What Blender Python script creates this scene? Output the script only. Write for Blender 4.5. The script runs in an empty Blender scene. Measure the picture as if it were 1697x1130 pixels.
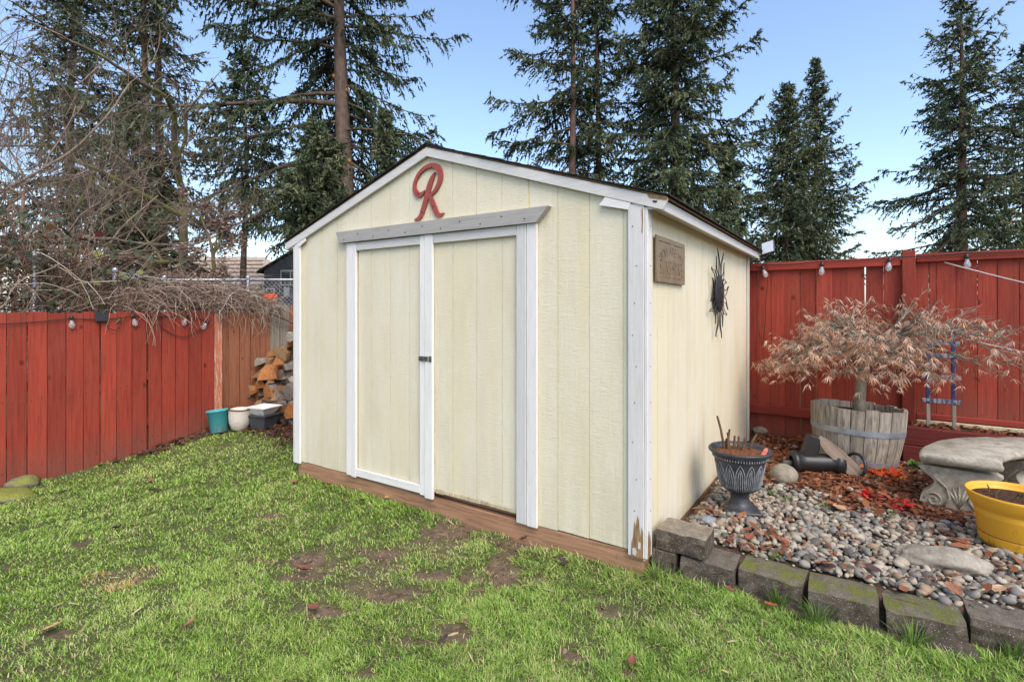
import bpy, bmesh, math, random
import numpy as np
from mathutils import Vector, Matrix, Euler

# ------------------------------------------------------------------ camera, sky, sun, exposure
scene = bpy.context.scene
COL = scene.collection
R = math.radians
CAM_H = 1.40
cam_d = bpy.data.cameras.new('camera')
cam_d.sensor_width = 36.0
cam_d.lens = 857.0 / 1697.0 * 36.0
cam_d.shift_y = -53.0 / 1697.0
cam_d.clip_start = 0.05
cam_d.clip_end = 2000
cam = bpy.data.objects.new('camera', cam_d)
cam.location = (0, 0, CAM_H)
cam.rotation_euler = (R(90), 0, 0)
COL.objects.link(cam)
scene.camera = cam

SUN_EL, SUN_AZ = R(48), R(158)          # azimuth clockwise from +Y: behind the camera, to its right
world = bpy.data.worlds.new('World')
scene.world = world
world.use_nodes = True
wn, wl = world.node_tree.nodes, world.node_tree.links
wn.clear()
w_out = wn.new('ShaderNodeOutputWorld')
w_bg = wn.new('ShaderNodeBackground')
sky = wn.new('ShaderNodeTexSky')
sky.sky_type = 'NISHITA'
sky.sun_disc = False
sky.sun_elevation = SUN_EL
sky.sun_rotation = SUN_AZ
sky.altitude = 50
sky.air_density = 1.0
sky.dust_density = 1.6
sky.ozone_density = 1.4
w_bg.inputs['Strength'].default_value = 0.15
wl.new(sky.outputs[0], w_bg.inputs['Color'])
wl.new(w_bg.outputs[0], w_out.inputs['Surface'])

sun_d = bpy.data.lights.new('sun', 'SUN')
sun_d.energy = 1.5
sun_d.angle = R(40)
sun_d.color = (1.0, 0.90, 0.76)
sun = bpy.data.objects.new('sun', sun_d)
sd = Vector((math.sin(SUN_AZ) * math.cos(SUN_EL), math.cos(SUN_AZ) * math.cos(SUN_EL), math.sin(SUN_EL)))
sun.rotation_euler = (-sd).to_track_quat('-Z', 'Y').to_euler()
COL.objects.link(sun)
vs = scene.view_settings
vs.view_transform = 'Standard'
vs.look = 'None'
vs.gamma = 1.0
vs.use_curve_mapping = False
vs.exposure = 1.08

# ------------------------------------------------------------------ the yard frame: x along the shed front, y to the back
YX, YY, ROT = 0.6965, 2.707, math.atan2(-0.5565, 0.8309)
CO, SI = math.cos(ROT), math.sin(ROT)
def W(x, y, z=0.0):
    return Vector((YX + CO * x - SI * y, YY + SI * x + CO * y, z))
def L(X, Y):
    dx, dy = X - YX, Y - YY
    return (CO * dx + SI * dy, -SI * dx + CO * dy)
def at(u, v, Y):                       # a direction through the lens at a real distance
    return Vector(((u - 848.5) / 857 * Y, Y, CAM_H - (v - 512) / 857 * Y))

# ------------------------------------------------------------------ numpy noise
def vnoise(x, y, seed=0):
    x = np.asarray(x, float); y = np.asarray(y, float)
    xi = np.floor(x).astype(np.int64); yi = np.floor(y).astype(np.int64)
    xf = x - xi; yf = y - yi
    def h(a, b):
        n = (a * 374761393 + b * 668265263 + seed * 1442695041) & 0xffffffff
        n = ((n ^ (n >> 13)) * 1274126177) & 0xffffffff
        return ((n ^ (n >> 16)) & 0xffff) / 65535.0
    u = xf * xf * (3 - 2 * xf); v = yf * yf * (3 - 2 * yf)
    return (h(xi, yi) * (1 - u) + h(xi + 1, yi) * u) * (1 - v) + (h(xi, yi + 1) * (1 - u) + h(xi + 1, yi + 1) * u) * v
def sstep(a, b, x):
    t = np.clip((np.asarray(x, float) - a) / (b - a), 0, 1)
    return t * t * (3 - 2 * t)
def ground_h(x, y):                    # yard frame
    x = np.asarray(x, float); y = np.asarray(y, float)
    w = sstep(2.6, 5.0, -x)
    l = np.interp(y, [-6, -3, -1.5, -.8, -.27, .4, 1.5, 4], [-.3, -.22, -.165, -.14, -.067, .05, .12, .15])
    z = w * l
    yo = y - .13 * sstep(1.22, 1.36, x)
    g = sstep(0.0, 0.10, x) * sstep(.16, .24, yo)
    z = z * (1 - g) + .10 * g
    far = np.maximum(sstep(4, 9, y), np.maximum(sstep(6, 9, -x), sstep(5, 9, x)))
    return z * (1 - far) - .05 * far
def ground_at(u, v, dz=0.0):           # where the line through (u, v) meets the ground
    z = 0.0
    for _ in range(40):
        Y = (CAM_H - z) * 857 / (v - 512)
        X = (u - 848.5) / 857 * Y
        lx, ly = L(X, Y)
        z = z * .5 + .5 * (float(ground_h(lx, ly)) + dz)
    return Vector((X, Y, z))

# ------------------------------------------------------------------ mesh helpers
def new_obj(name, me, mat=None, parent=None, loc=(0, 0, 0), rot=(0, 0, 0), smooth=False):
    o = bpy.data.objects.new(name, me)
    if mat is not None and me is not None:
        me.materials.clear()
        for m in (mat if isinstance(mat, (list, tuple)) else [mat]):
            me.materials.append(m)
    o.location = loc
    o.rotation_euler = rot if not isinstance(rot, (int, float)) else (0, 0, rot)
    if smooth and me is not None:
        me.polygons.foreach_set('use_smooth', np.ones(len(me.polygons), bool))
    COL.objects.link(o)
    if parent is not None:
        o.parent = parent
    return o
def py_mesh(name, V, F):
    me = bpy.data.meshes.new(name)
    me.from_pydata([tuple(v) for v in V], [], [tuple(f) for f in F])
    me.update()
    return me
def np_mesh(name, V, F, attrs=None, smooth=False):
    V = np.ascontiguousarray(V, np.float32); F = np.ascontiguousarray(F, np.int32)
    k = F.shape[1]
    me = bpy.data.meshes.new(name)
    me.vertices.add(len(V)); me.vertices.foreach_set('co', V.ravel())
    me.loops.add(F.size); me.loops.foreach_set('vertex_index', F.ravel())
    me.polygons.add(len(F)); me.polygons.foreach_set('loop_start', np.arange(0, F.size, k, dtype=np.int32))
    if smooth:
        me.polygons.foreach_set('use_smooth', np.ones(len(F), bool))
    me.update(calc_edges=True)
    for n, a in (attrs or {}).items():
        at_ = me.attributes.new(n, 'FLOAT', 'POINT')
        at_.data.foreach_set('value', np.ascontiguousarray(a, np.float32))
    return me
class MB:
    def __init__(s): s.V = []; s.F = []; s.M = []
    def add(s, VF, m=0, mat=None):
        V, F = VF
        b = len(s.V)
        s.V += [tuple(mat @ Vector(v)) if mat is not None else tuple(v) for v in V]
        s.F += [tuple(i + b for i in f) for f in F]
        s.M += [m] * len(F)
        return s
    def mesh(s, name):
        me = py_mesh(name, s.V, s.F)
        me['_m'] = 0
        me.polygons.foreach_set('material_index', s.M)
        return me
    def build(s, name, mat, parent=None, loc=(0, 0, 0), rot=(0, 0, 0), smooth=False):
        me = py_mesh(name, s.V, s.F)
        o = new_obj(name, me, mat, parent, loc, rot, smooth)
        me.polygons.foreach_set('material_index', s.M)
        return o
def cbox(x0, x1, y0, y1, z0, z1, c=.003):
    lo = (x0, y0, z0); hi = (x1, y1, z1)
    c = min(c, .45 * min(x1 - x0, y1 - y0, z1 - z0))
    V = []; idx = {}
    for a in range(8):
        sg = (a & 1, a >> 1 & 1, a >> 2 & 1)
        for k in range(3):
            p = []
            for j in range(3):
                q = hi[j] if sg[j] else lo[j]
                if j != k: q += -c if sg[j] else c
                p.append(q)
            idx[(sg, k)] = len(V); V.append(tuple(p))
    F = []
    ctr = Vector([(lo[j] + hi[j]) / 2 for j in range(3)])
    def addf(ids):
        p = [Vector(V[i]) for i in ids]
        n = (p[1] - p[0]).cross(p[2] - p[1])
        m = sum(p, Vector()) / len(p)
        F.append(tuple(ids) if n.dot(m - ctr) > 0 else tuple(reversed(ids)))
    for k in range(3):
        b, d = [j for j in range(3) if j != k]
        for s_ in (0, 1):
            q = []
            for sb, sdd in ((0, 0), (1, 0), (1, 1), (0, 1)):
                sg = [0, 0, 0]; sg[k] = s_; sg[b] = sb; sg[d] = sdd
                q.append(idx[(tuple(sg), k)])
            addf(q)
    for k in range(3):
        a, b = [j for j in range(3) if j != k]
        for sa in (0, 1):
            for sb in (0, 1):
                g0 = [0, 0, 0]; g1 = [0, 0, 0]
                g0[a] = g1[a] = sa; g0[b] = g1[b] = sb; g0[k] = 0; g1[k] = 1
                g0 = tuple(g0); g1 = tuple(g1)
                addf([idx[(g0, a)], idx[(g1, a)], idx[(g1, b)], idx[(g0, b)]])
    for a in range(8):
        sg = (a & 1, a >> 1 & 1, a >> 2 & 1)
        addf([idx[(sg, 0)], idx[(sg, 1)], idx[(sg, 2)]])
    return V, F
def prism(poly, a0, a1, axis='y'):     # polygon in the other two axes, extruded along axis
    n = len(poly); V = []
    for a in (a0, a1):
        for p, q in poly:
            V.append((p, a, q) if axis == 'y' else ((a, p, q) if axis == 'x' else (p, q, a)))
    F = [tuple(range(n)), tuple(range(2 * n - 1, n - 1, -1))]
    for i in range(n):
        j = (i + 1) % n
        F.append((j, i, i + n, j + n))
    ar = sum(poly[i][0] * poly[(i + 1) % n][1] - poly[(i + 1) % n][0] * poly[i][1] for i in range(n))
    flip = (ar < 0) if axis == 'y' else (ar > 0)
    # axis y: (x, z) counter-clockwise seen from -y faces -y
    if flip: F = [tuple(reversed(f)) for f in F]
    return V, F
def lathe(prof, n=32, cap0=False, cap1=False):
    V = []; F = []
    for r, z in prof:
        for i in range(n):
            a = 2 * math.pi * i / n
            V.append((r * math.cos(a), r * math.sin(a), z))
    for k in range(len(prof) - 1):
        for i in range(n):
            j = (i + 1) % n
            F.append((k * n + i, k * n + j, k * n + n + j, k * n + n + i))
    if cap0: F.append(tuple(range(n - 1, -1, -1)))
    if cap1: F.append(tuple((len(prof) - 1) * n + i for i in range(n)))
    return V, F
def tube(pts, rad, n=6, closed=False, cap=True):
    pts = [Vector(p) for p in pts]; m = len(pts)
    if not hasattr(rad, '__len__'): rad = [rad] * m
    V = []; F = []
    up = None
    for i in range(m):
        if closed: t = pts[(i + 1) % m] - pts[i - 1]
        else: t = pts[min(i + 1, m - 1)] - pts[max(i - 1, 0)]
        t = t.normalized() if t.length > 1e-9 else Vector((0, 0, 1))
        if up is None:
            up = t.orthogonal().normalized()
        up = (up - t * up.dot(t))
        up = up.normalized() if up.length > 1e-6 else t.orthogonal().normalized()
        s_ = t.cross(up)
        for k in range(n):
            a = 2 * math.pi * k / n
            V.append(pts[i] + (up * math.cos(a) + s_ * math.sin(a)) * rad[i])
    for i in range(m if closed else m - 1):
        i2 = (i + 1) % m
        for k in range(n):
            k2 = (k + 1) % n
            F.append((i * n + k, i * n + k2, i2 * n + k2, i2 * n + k))
    if cap and not closed:
        F.append(tuple(range(n - 1, -1, -1)))
        F.append(tuple((m - 1) * n + k for k in range(n)))
    return V, F
def tubes_np(lines, n=3):
    """many open tubes at once: lines = [(pts (m,3), radii (m,), tint)] -> V, F(quads), tint"""
    by = {}
    for p, r, t in lines:
        by.setdefault(len(p), []).append((p, r, t))
    Vs = []; Fs = []; Ts = []; base = 0
    for m, ls in by.items():
        P = np.array([l[0] for l in ls], float); Rr = np.array([l[1] for l in ls], float); T = np.array([l[2] for l in ls], float)
        tan = np.empty_like(P)
        tan[:, 1:-1] = P[:, 2:] - P[:, :-2]; tan[:, 0] = P[:, 1] - P[:, 0]; tan[:, -1] = P[:, -1] - P[:, -2]
        tan /= np.linalg.norm(tan, axis=2, keepdims=True) + 1e-12
        ref = np.zeros((len(ls), 1, 3)); mean = tan.mean(1)
        k = np.argmin(np.abs(mean), axis=1); ref[np.arange(len(ls)), 0, k] = 1
        a = np.cross(tan, np.broadcast_to(ref, tan.shape)); a /= np.linalg.norm(a, axis=2, keepdims=True) + 1e-12
        b = np.cross(tan, a)
        ang = 2 * np.pi * np.arange(n) / n
        V = P[:, :, None, :] + Rr[:, :, None, None] * (a[:, :, None, :] * np.cos(ang)[None, None, :, None] + b[:, :, None, :] * np.sin(ang)[None, None, :, None])
        c = len(ls)
        ids = np.arange(c * m * n).reshape(c, m, n) + base
        q = np.stack([ids[:, :-1, :], np.roll(ids, -1, 2)[:, :-1, :], np.roll(ids, -1, 2)[:, 1:, :], ids[:, 1:, :]], -1)
        Vs.append(V.reshape(-1, 3)); Fs.append(q.reshape(-1, 4)); Ts.append(np.repeat(T, m * n)); base += c * m * n
    return np.concatenate(Vs), np.concatenate(Fs), np.concatenate(Ts)
def blob(rx, ry, rz, seed=0, amp=.12, sub=2, freq=1.6, flat=None):
    bm = bmesh.new()
    bmesh.ops.create_icosphere(bm, subdivisions=sub, radius=1)
    rnd = random.Random(seed)
    off = Vector((rnd.uniform(0, 50), rnd.uniform(0, 50), rnd.uniform(0, 50)))
    from mathutils import noise
    for v in bm.verts:
        d = 1 + amp * noise.noise(v.co * freq + off) + amp * .4 * noise.noise(v.co * freq * 2.7 + off)
        v.co = v.co * d
        v.co = Vector((v.co.x * rx, v.co.y * ry, v.co.z * rz))
        if flat is not None and v.co.z < flat: v.co.z = flat
    V = [tuple(v.co) for v in bm.verts]; F = [tuple(v.index for v in f.verts) for f in bm.faces]
    bm.free()
    return V, F
def thing(name, label, cat, loc=(0, 0, 0), rot=0, group=None, kind=None):
    o = bpy.data.objects.new(name, None)
    o.empty_display_size = .1
    COL.objects.link(o)
    o.location = loc
    o.rotation_euler = (0, 0, rot) if isinstance(rot, (int, float)) else rot
    tag(o, label, cat, group, kind)
    return o
def tag(o, label=None, cat=None, group=None, kind=None):
    if label: o['label'] = label
    if cat: o['category'] = cat
    if group: o['group'] = group
    if kind: o['kind'] = kind
    return o

# ------------------------------------------------------------------ materials
class Mat:
    def __init__(s, name, rough=.7, spec=.3):
        s.m = bpy.data.materials.new(name); s.m.use_nodes = True
        s.n = s.m.node_tree.nodes; s.l = s.m.node_tree.links
        s.b = s.n['Principled BSDF']
        s.b.inputs['Roughness'].default_value = rough
        s.b.inputs['Specular IOR Level'].default_value = spec
        s._tc = None; s.h = None
    def tc(s, out='Object'):
        if s._tc is None: s._tc = s.n.new('ShaderNodeTexCoord')
        return s._tc.outputs[out]
    def coords(s, scale=(1, 1, 1), per_object=False, out='Object', rot=(0, 0, 0)):
        mp = s.n.new('ShaderNodeMapping'); mp.inputs['Scale'].default_value = scale
        mp.inputs['Rotation'].default_value = rot
        src = s.tc(out)
        if per_object:
            oi = s.n.new('ShaderNodeObjectInfo')
            ad = s.n.new('ShaderNodeVectorMath'); ad.operation = 'MULTIPLY_ADD'
            cmb = s.n.new('ShaderNodeCombineXYZ')
            for i in range(3): s.l.new(oi.outputs['Random'], cmb.inputs[i])
            s.l.new(cmb.outputs[0], ad.inputs[0]); ad.inputs[1].default_value = (17, 23, 31); s.l.new(src, ad.inputs[2])
            src = ad.outputs[0]
        s.l.new(src, mp.inputs['Vector'])
        return mp.outputs[0]
    def noise(s, vec, scale=5, detail=4, rough=.55, dist=0, out=0):
        n = s.n.new('ShaderNodeTexNoise'); n.inputs['Scale'].default_value = scale; n.inputs['Detail'].default_value = detail
        n.inputs['Roughness'].default_value = rough; n.inputs['Distortion'].default_value = dist
        if vec is not None: s.l.new(vec, n.inputs['Vector'])
        return n.outputs[out]
    def voro(s, vec, scale=5, feature='F1', out=0, rnd=1):
        n = s.n.new('ShaderNodeTexVoronoi'); n.feature = feature; n.inputs['Scale'].default_value = scale
        n.inputs['Randomness'].default_value = rnd
        s.l.new(vec, n.inputs['Vector'])
        return n.outputs[out]
    def ramp(s, fac, stops, interp='LINEAR'):
        r = s.n.new('ShaderNodeValToRGB'); r.color_ramp.interpolation = interp
        e = r.color_ramp.elements
        while len(e) < len(stops): e.new(.5)
        for i, (p, c) in enumerate(stops):
            e[i].position = p; e[i].color = (*c, 1) if hasattr(c, '__len__') else (c, c, c, 1)
        s.l.new(fac, r.inputs[0])
        return r.outputs[0]
    def mix(s, fac, a, b, mode='MIX'):
        n = s.n.new('ShaderNodeMix'); n.data_type = 'RGBA'; n.blend_type = mode
        for inp, v in ((n.inputs['Factor'], fac), (n.inputs[6], a), (n.inputs[7], b)):
            if hasattr(v, 'is_linked'): s.l.new(v, inp)
            elif hasattr(v, '__len__'): inp.default_value = (*v, 1)
            else: inp.default_value = v if inp.type == 'VALUE' else (v, v, v, 1)
        return n.outputs[2]
    def math(s, op, a, b=0.0, clamp=False):
        n = s.n.new('ShaderNodeMath'); n.operation = op; n.use_clamp = clamp
        for i, v in enumerate((a, b)):
            if hasattr(v, 'is_linked'): s.l.new(v, n.inputs[i])
            else: n.inputs[i].default_value = v
        return n.outputs[0]
    def attr(s, name, out='Fac'):
        n = s.n.new('ShaderNodeAttribute'); n.attribute_name = name
        return n.outputs[out]
    def objrand(s):
        return s.n.new('ShaderNodeObjectInfo').outputs['Random']
    def island(s):
        return s.n.new('ShaderNodeNewGeometry').outputs['Random Per Island']
    def sep(s, vec, i):
        n = s.n.new('ShaderNodeSeparateXYZ'); s.l.new(vec, n.inputs[0]); return n.outputs[i]
    def comb(s, *a):
        n = s.n.new('ShaderNodeCombineXYZ')
        for i, v in enumerate(a):
            if hasattr(v, 'is_linked'): s.l.new(v, n.inputs[i])
            else: n.inputs[i].default_value = v
        return n.outputs[0]
    def color(s, c):
        if hasattr(c, 'is_linked'): s.l.new(c, s.b.inputs['Base Color'])
        else: s.b.inputs['Base Color'].default_value = (*c, 1)
        return s
    def rough(s, v):
        if hasattr(v, 'is_linked'): s.l.new(v, s.b.inputs['Roughness'])
        return s
    def bump(s, h, strength=.4, dist=.005):
        n = s.n.new('ShaderNodeBump'); n.inputs['Strength'].default_value = strength; n.inputs['Distance'].default_value = dist
        s.l.new(h, n.inputs['Height'])
        if s.h is not None: s.l.new(s.h, n.inputs['Normal'])
        s.h = n.outputs[0]
        s.l.new(s.h, s.b.inputs['Normal'])
        return s
def simple(name, c, rough=.6, var=.25, scale=12, bump=.2, bd=.003, spec=.3, metal=0, per_object=True):
    m = Mat(name, rough, spec)
    n = m.noise(m.coords(per_object=per_object), scale, 5)
    lo = tuple(max(0, x * (1 - var)) for x in c); hi = tuple(min(1, x * (1 + var)) for x in c)
    m.color(m.ramp(n, [(.3, lo), (.7, hi)]))
    m.b.inputs['Metallic'].default_value = metal
    if bump: m.bump(m.noise(m.coords(per_object=per_object), scale * 3, 4), bump, bd)
    return m.m
def wood_paint(name, c, worn, wear=.62, grain=(30, 30, 1.6), var=.14, rough=.62, wear_soft=.08, knots=True, bump=.35, splash=None):
    """painted or bare sawn wood with grain along local z"""
    m = Mat(name, rough, .25)
    g = m.noise(m.coords(grain, True), 2.2, 6, .6, .6)
    big = m.noise(m.coords((2.2, 2.2, .8), True), 2.0, 4)
    lo = tuple(x * (1 - var * 1.6) for x in c); hi = tuple(min(1, x * (1 + var)) for x in c)
    col = m.ramp(g, [(.28, lo), (.5, c), (.75, hi)])
    col = m.mix(m.ramp(big, [(.35, .75), (.65, 1.0)]), m.mix(.5, col, tuple(x * .55 for x in c)), col)
    tone = m.ramp(m.objrand(), [(0, .78), (.5, 1.0), (1, 1.18)])
    col = m.mix(1.0, col, tone, 'MULTIPLY')
    wv = m.noise(m.coords((16, 16, 3), True), 3.0, 8, .7)
    col = m.mix(m.ramp(wv, [(wear, 0.0), (wear + wear_soft, 1.0)]), col, worn)
    if knots:
        k = m.voro(m.coords((6, 6, 4.6), True), 1.0)
        kn = m.ramp(k, [(.07, 1.0), (.14, 0.0)])
        col = m.mix(m.math('MULTIPLY', kn, .8), col, tuple(x * .22 for x in c))
    if splash:
        zz = m.sep(m.tc('Object'), 2)
        low = m.math('MULTIPLY', m.ramp(zz, [(.03, 1.0), (.42, 0.0)]), m.ramp(wv, [(.35, .15), (.65, .9)]))
        col = m.mix(low, col, splash)
        fade = m.noise(m.coords((3, 3, 1.5), True), 1.6, 5, .6)
        col = m.mix(m.ramp(fade, [(.45, 0.0), (.75, .35)]), col, (c[0] * .9 + .02, c[1] * 1.2 + .02, c[2] * 1.2 + .012))
    m.color(col)
    m.bump(g, bump, .004)
    m.bump(wv, .25, .002)
    return m.m
# ------------------------------------------------------------------ the palette
def make_siding(name='siding_cream', tint=None):
    m = Mat(name, .62, .25)
    o = m.tc('Object')
    h = m.math('ADD', m.sep(o, 0), m.math('MULTIPLY', m.sep(o, 1), 1.0))
    z = m.sep(o, 2)
    v = m.comb(h, 0.0, z)
    def mp(sx, sz):
        n = m.n.new('ShaderNodeMapping'); n.inputs['Scale'].default_value = (sx, 1, sz); m.l.new(v, n.inputs['Vector']); return n.outputs[0]
    rip = m.noise(mp(13, 70), 1.0, 4, .65, 1.6)
    fine = m.noise(mp(70, 160), 1.0, 3, .6)
    grain = m.noise(mp(26, 3.2), 1.0, 4, .6, 1.4)
    blot = m.noise(mp(3.1, 1.1), 1.0, 4, .6)
    base = m.ramp(blot, [(.3, (.605, .545, .40)), (.5, (.665, .605, .462)), (.72, (.685, .638, .525))])
    yel = m.noise(mp(7.5, .35), 1.0, 3, .6)
    base = m.mix(m.ramp(yel, [(.50, 0.0), (.72, .42)]), base, (.68, .575, .33))
    base = m.mix(m.ramp(grain, [(.35, .14), (.7, .0)]), base, (.60, .51, .31))
    if tint: base = m.mix(.8, base, tint)
    # rain-splashed dirt and rubbed specks
    sp = m.noise(mp(30, 22), 1.0, 6, .75)
    base = m.mix(m.ramp(sp, [(.70, 0.0), (.75, .75)]), base, (.42, .37, .26))
    st = m.noise(mp(12, .7), 1.0, 4, .6)
    low = m.ramp(z, [(.10, 1.0), (.55, 0.0)])
    base = m.mix(m.math('MULTIPLY', m.math('MULTIPLY', low, m.ramp(st, [(.42, 0.0), (.7, 1.0)])), .38), base, (.40, .36, .25))
    # one grey mildew run low on the side wall
    yy = m.sep(o, 1)
    d1 = m.math('SUBTRACT', 1.0, m.math('MULTIPLY', m.math('ABSOLUTE', m.math('SUBTRACT', yy, 1.22)), 6.0), True)
    d2 = m.math('SUBTRACT', 1.0, m.math('MULTIPLY', m.math('ABSOLUTE', m.math('SUBTRACT', z, .42)), 3.2), True)
    mil = m.math('MULTIPLY', m.math('MULTIPLY', d1, d2), m.ramp(st, [(.35, .2), (.6, 1.0)]))
    base = m.mix(m.math('MULTIPLY', mil, .55), base, (.30, .27, .20))
    m.color(base)
    m.bump(rip, .50, .006); m.bump(grain, .40, .006); m.bump(fine, .30, .003)
    return m.m
M = {}
M['siding'] = make_siding()
M['groove'] = make_siding('siding_groove_yellow', (.60, .52, .27))
M['trim'] = wood_paint('trim_white_paint', (.63, .605, .585), (.34, .28, .22), .68, (34, 34, 2.2), .06, .55, .03, False, .45)
M['trim_h'] = wood_paint('trim_white_paint_level', (.63, .605, .58), (.34, .29, .24), .66, (2.2, 34, 34), .06, .55, .03, False, .45)
M['lintel'] = wood_paint('lintel_grey_paint', (.37, .345, .325), (.24, .20, .17), .70, (2.0, 30, 30), .10, .6, .03, False, .4)
M['barewood'] = wood_paint('bare_rotten_wood', (.28, .17, .085), (.10, .06, .035), .55, (40, 40, 4), .35, .8, .2, False, .7)
M['chipwood'] = wood_paint('bare_panel_edge', (.50, .42, .28), (.30, .22, .13), .55, (30, 30, 12), .2, .8, .2, False, .5)
M['skid'] = wood_paint('skid_timber', (.30, .165, .095), (.12, .085, .05), .60, (1.6, 26, 26), .32, .85, .14, False, .6)
M['red'] = wood_paint('fence_red_stain', (.275, .040, .023), (.14, .05, .035), .61, (28, 28, 1.2), .24, .68, .10, True, .5, (.13, .075, .055))
M['red_h'] = wood_paint('fence_red_rail', (.265, .038, .024), (.20, .09, .065), .68, (1.2, 28, 28), .20, .68, .1, False, .4)
M['darkred_h'] = wood_paint('timber_dark_red', (.13, .022, .018), (.10, .045, .035), .62, (1.2, 24, 24), .3, .75, .12, False, .5)
M['brown'] = wood_paint('fence_brown_boards', (.225, .085, .045), (.12, .085, .06), .56, (26, 26, 1.2), .3, .8, .2, True, .55)
M['greywood'] = wood_paint('grey_weathered_wood', (.25, .21, .165), (.12, .09, .065), .58, (26, 26, 1.6), .3, .85, .2, False, .6)
M['salmon'] = wood_paint('post_worn_red', (.40, .14, .08), (.60, .45, .36), .50, (20, 20, 2), .2, .75, .16, False, .5)
M['blue'] = wood_paint('ladder_blue_paint', (.035, .042, .12), (.25, .235, .22), .53, (20, 20, 3), .25, .65, .1, False, .5)
M['blue_h'] = wood_paint('ladder_rung_worn', (.055, .06, .135), (.33, .31, .29), .47, (3, 20, 20), .25, .7, .1, False, .5)
M['plank'] = wood_paint('driftwood_plank', (.30, .23, .18), (.10, .065, .045), .56, (26, 26, 1.6), .35, .85, .12, False, .8)
M['stave'] = wood_paint('barrel_stave_oak', (.33, .285, .235), (.085, .07, .042), .50, (24, 24, 2.0), .4, .85, .25, False, .7)
M['hoop'] = simple('galvanised_hoop', (.36, .39, .42), .45, .35, 7, .2, .002, .5, .55)
M['roof'] = simple('roof_shingle', (.028, .027, .029), .9, .5, 40, .6, .004, .2)
M['decking'] = wood_paint('roof_deck_edge', (.20, .12, .07), (.08, .05, .03), .5, (6, 20, 20), .3, .85, .2, False, .4)
M['iron'] = simple('black_iron', (.022, .022, .024), .5, .5, 20, .2, .001, .5, .3)
M['steel'] = simple('zinc_steel', (.42, .44, .46), .4, .25, 14, .1, .001, .5, .8)
M['rust'] = simple('hasp_aged_metal', (.14, .13, .12), .5, .5, 30, .2, .001, .5, .6)
M['letter'] = wood_paint('letter_red_paint', (.27, .060, .052), (.22, .06, .05), .72, (10, 10, 10), .08, .6, .05, False, .2)
M['plaque'] = simple('plaque_bronze', (.235, .165, .095), .48, .18, 9, .1, .001, .5, .25)
M['blackplastic'] = simple('black_plastic', (.016, .016, .017), .42, .3, 20, .1, .001, .5)
M['cord'] = simple('black_cord', (.018, .018, .02), .6, .2, 20, 0)
M['white_rope'] = simple('white_rope', (.62, .60, .58), .8, .15, 60, .3, .002)
M['panelglass'] = simple('solar_cell', (.010, .010, .012), .6, .3, 30, 0, 0, .5)
M['lampface'] = simple('lamp_grey_face', (.55, .56, .60), .3, .08, 8, 0, 0, .5)
def glass():
    m = Mat('bulb_glass', .06, .5)
    m.color((.85, .87, .90)); m.b.inputs['Transmission Weight'].default_value = .75; m.b.inputs['IOR'].default_value = 1.25
    return m.m
M['glass'] = glass()
M['filament'] = simple('bulb_filament', (.75, .73, .68), .4, .1, 5, 0)
M['soil'] = simple('potting_soil', (.075, .042, .027), .95, .6, 60, .9, .01, .1)
M['soil_red'] = simple('bark_mulch', (.17, .068, .035), .95, .6, 55, .9, .012, .1)
def stem_mat(name, a, b, moss=None, scale=14, mossat=.55):
    m = Mat(name, .85, .15)
    n = m.noise(m.coords((1, 1, .5)), scale, 6, .65)
    c = m.ramp(n, [(.3, a), (.7, b)])
    if moss:
        c = m.mix(m.ramp(m.noise(m.coords(), 2.4, 5, .6), [(mossat, 0.0), (mossat + .1, 1.0)]), c, moss)
    m.color(c); m.bump(n, .7, .012)
    return m.m
M['fir_bark'] = stem_mat('fir_bark', (.055, .040, .033), (.17, .118, .092), None, 9)
M['fir_bark_red'] = stem_mat('fir_bark_reddish', (.085, .047, .036), (.22, .135, .105), None, 9)
M['grey_bark'] = stem_mat('grey_twig_bark', (.12, .080, .060), (.33, .25, .195), None, 6)
M['moss_bark'] = stem_mat('mossy_bark', (.075, .058, .045), (.18, .14, .10), (.13, .14, .035), 6, .45)
M['maple_bark'] = stem_mat('maple_bark', (.12, .105, .08), (.30, .265, .20), (.17, .18, .07), 22, .6)
M['dry_stem'] = stem_mat('dry_stem', (.07, .04, .025), (.17, .10, .06), None, 30)
def leafmat(name, stops, transl=.25, rough=.7, spec=.2):
    m = Mat(name, rough, spec)
    c = m.ramp(m.attr('tint'), stops)
    m.color(c)
    if transl:
        t = m.n.new('ShaderNodeBsdfTranslucent'); m.l.new(c, t.inputs[0])
        mx = m.n.new('ShaderNodeMixShader'); mx.inputs[0].default_value = transl
        m.l.new(m.b.outputs[0], mx.inputs[1]); m.l.new(t.outputs[0], mx.inputs[2])
        m.l.new(mx.outputs[0], m.n['Material Output'].inputs['Surface'])
    return m.m
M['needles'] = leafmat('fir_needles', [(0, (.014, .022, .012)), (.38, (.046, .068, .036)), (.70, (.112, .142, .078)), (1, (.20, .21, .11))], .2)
M['cane'] = leafmat('bramble_cane', [(0, (.045, .024, .018)), (.4, (.13, .07, .048)), (.7, (.28, .20, .15)), (1, (.50, .42, .34))], 0, .85)
M['bramble_leaf'] = leafmat('bramble_leaf', [(0, (.030, .050, .026)), (.5, (.075, .105, .065)), (.75, (.14, .17, .13)), (.86, (.20, .19, .04)), (.93, (.22, .07, .03)), (1, (.13, .035, .04))], .2)
M['shrub_leaf'] = leafmat('shrub_leaf', [(0, (.11, .06, .045)), (.5, (.27, .18, .145)), (.85, (.42, .33, .27)), (1, (.24, .23, .11))], .25)
M['maple_leaf'] = leafmat('dry_maple_leaf', [(0, (.24, .09, .045)), (.3, (.48, .25, .15)), (.65, (.66, .44, .33)), (.85, (.74, .56, .45)), (1, (.60, .27, .07))], .3)
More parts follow.
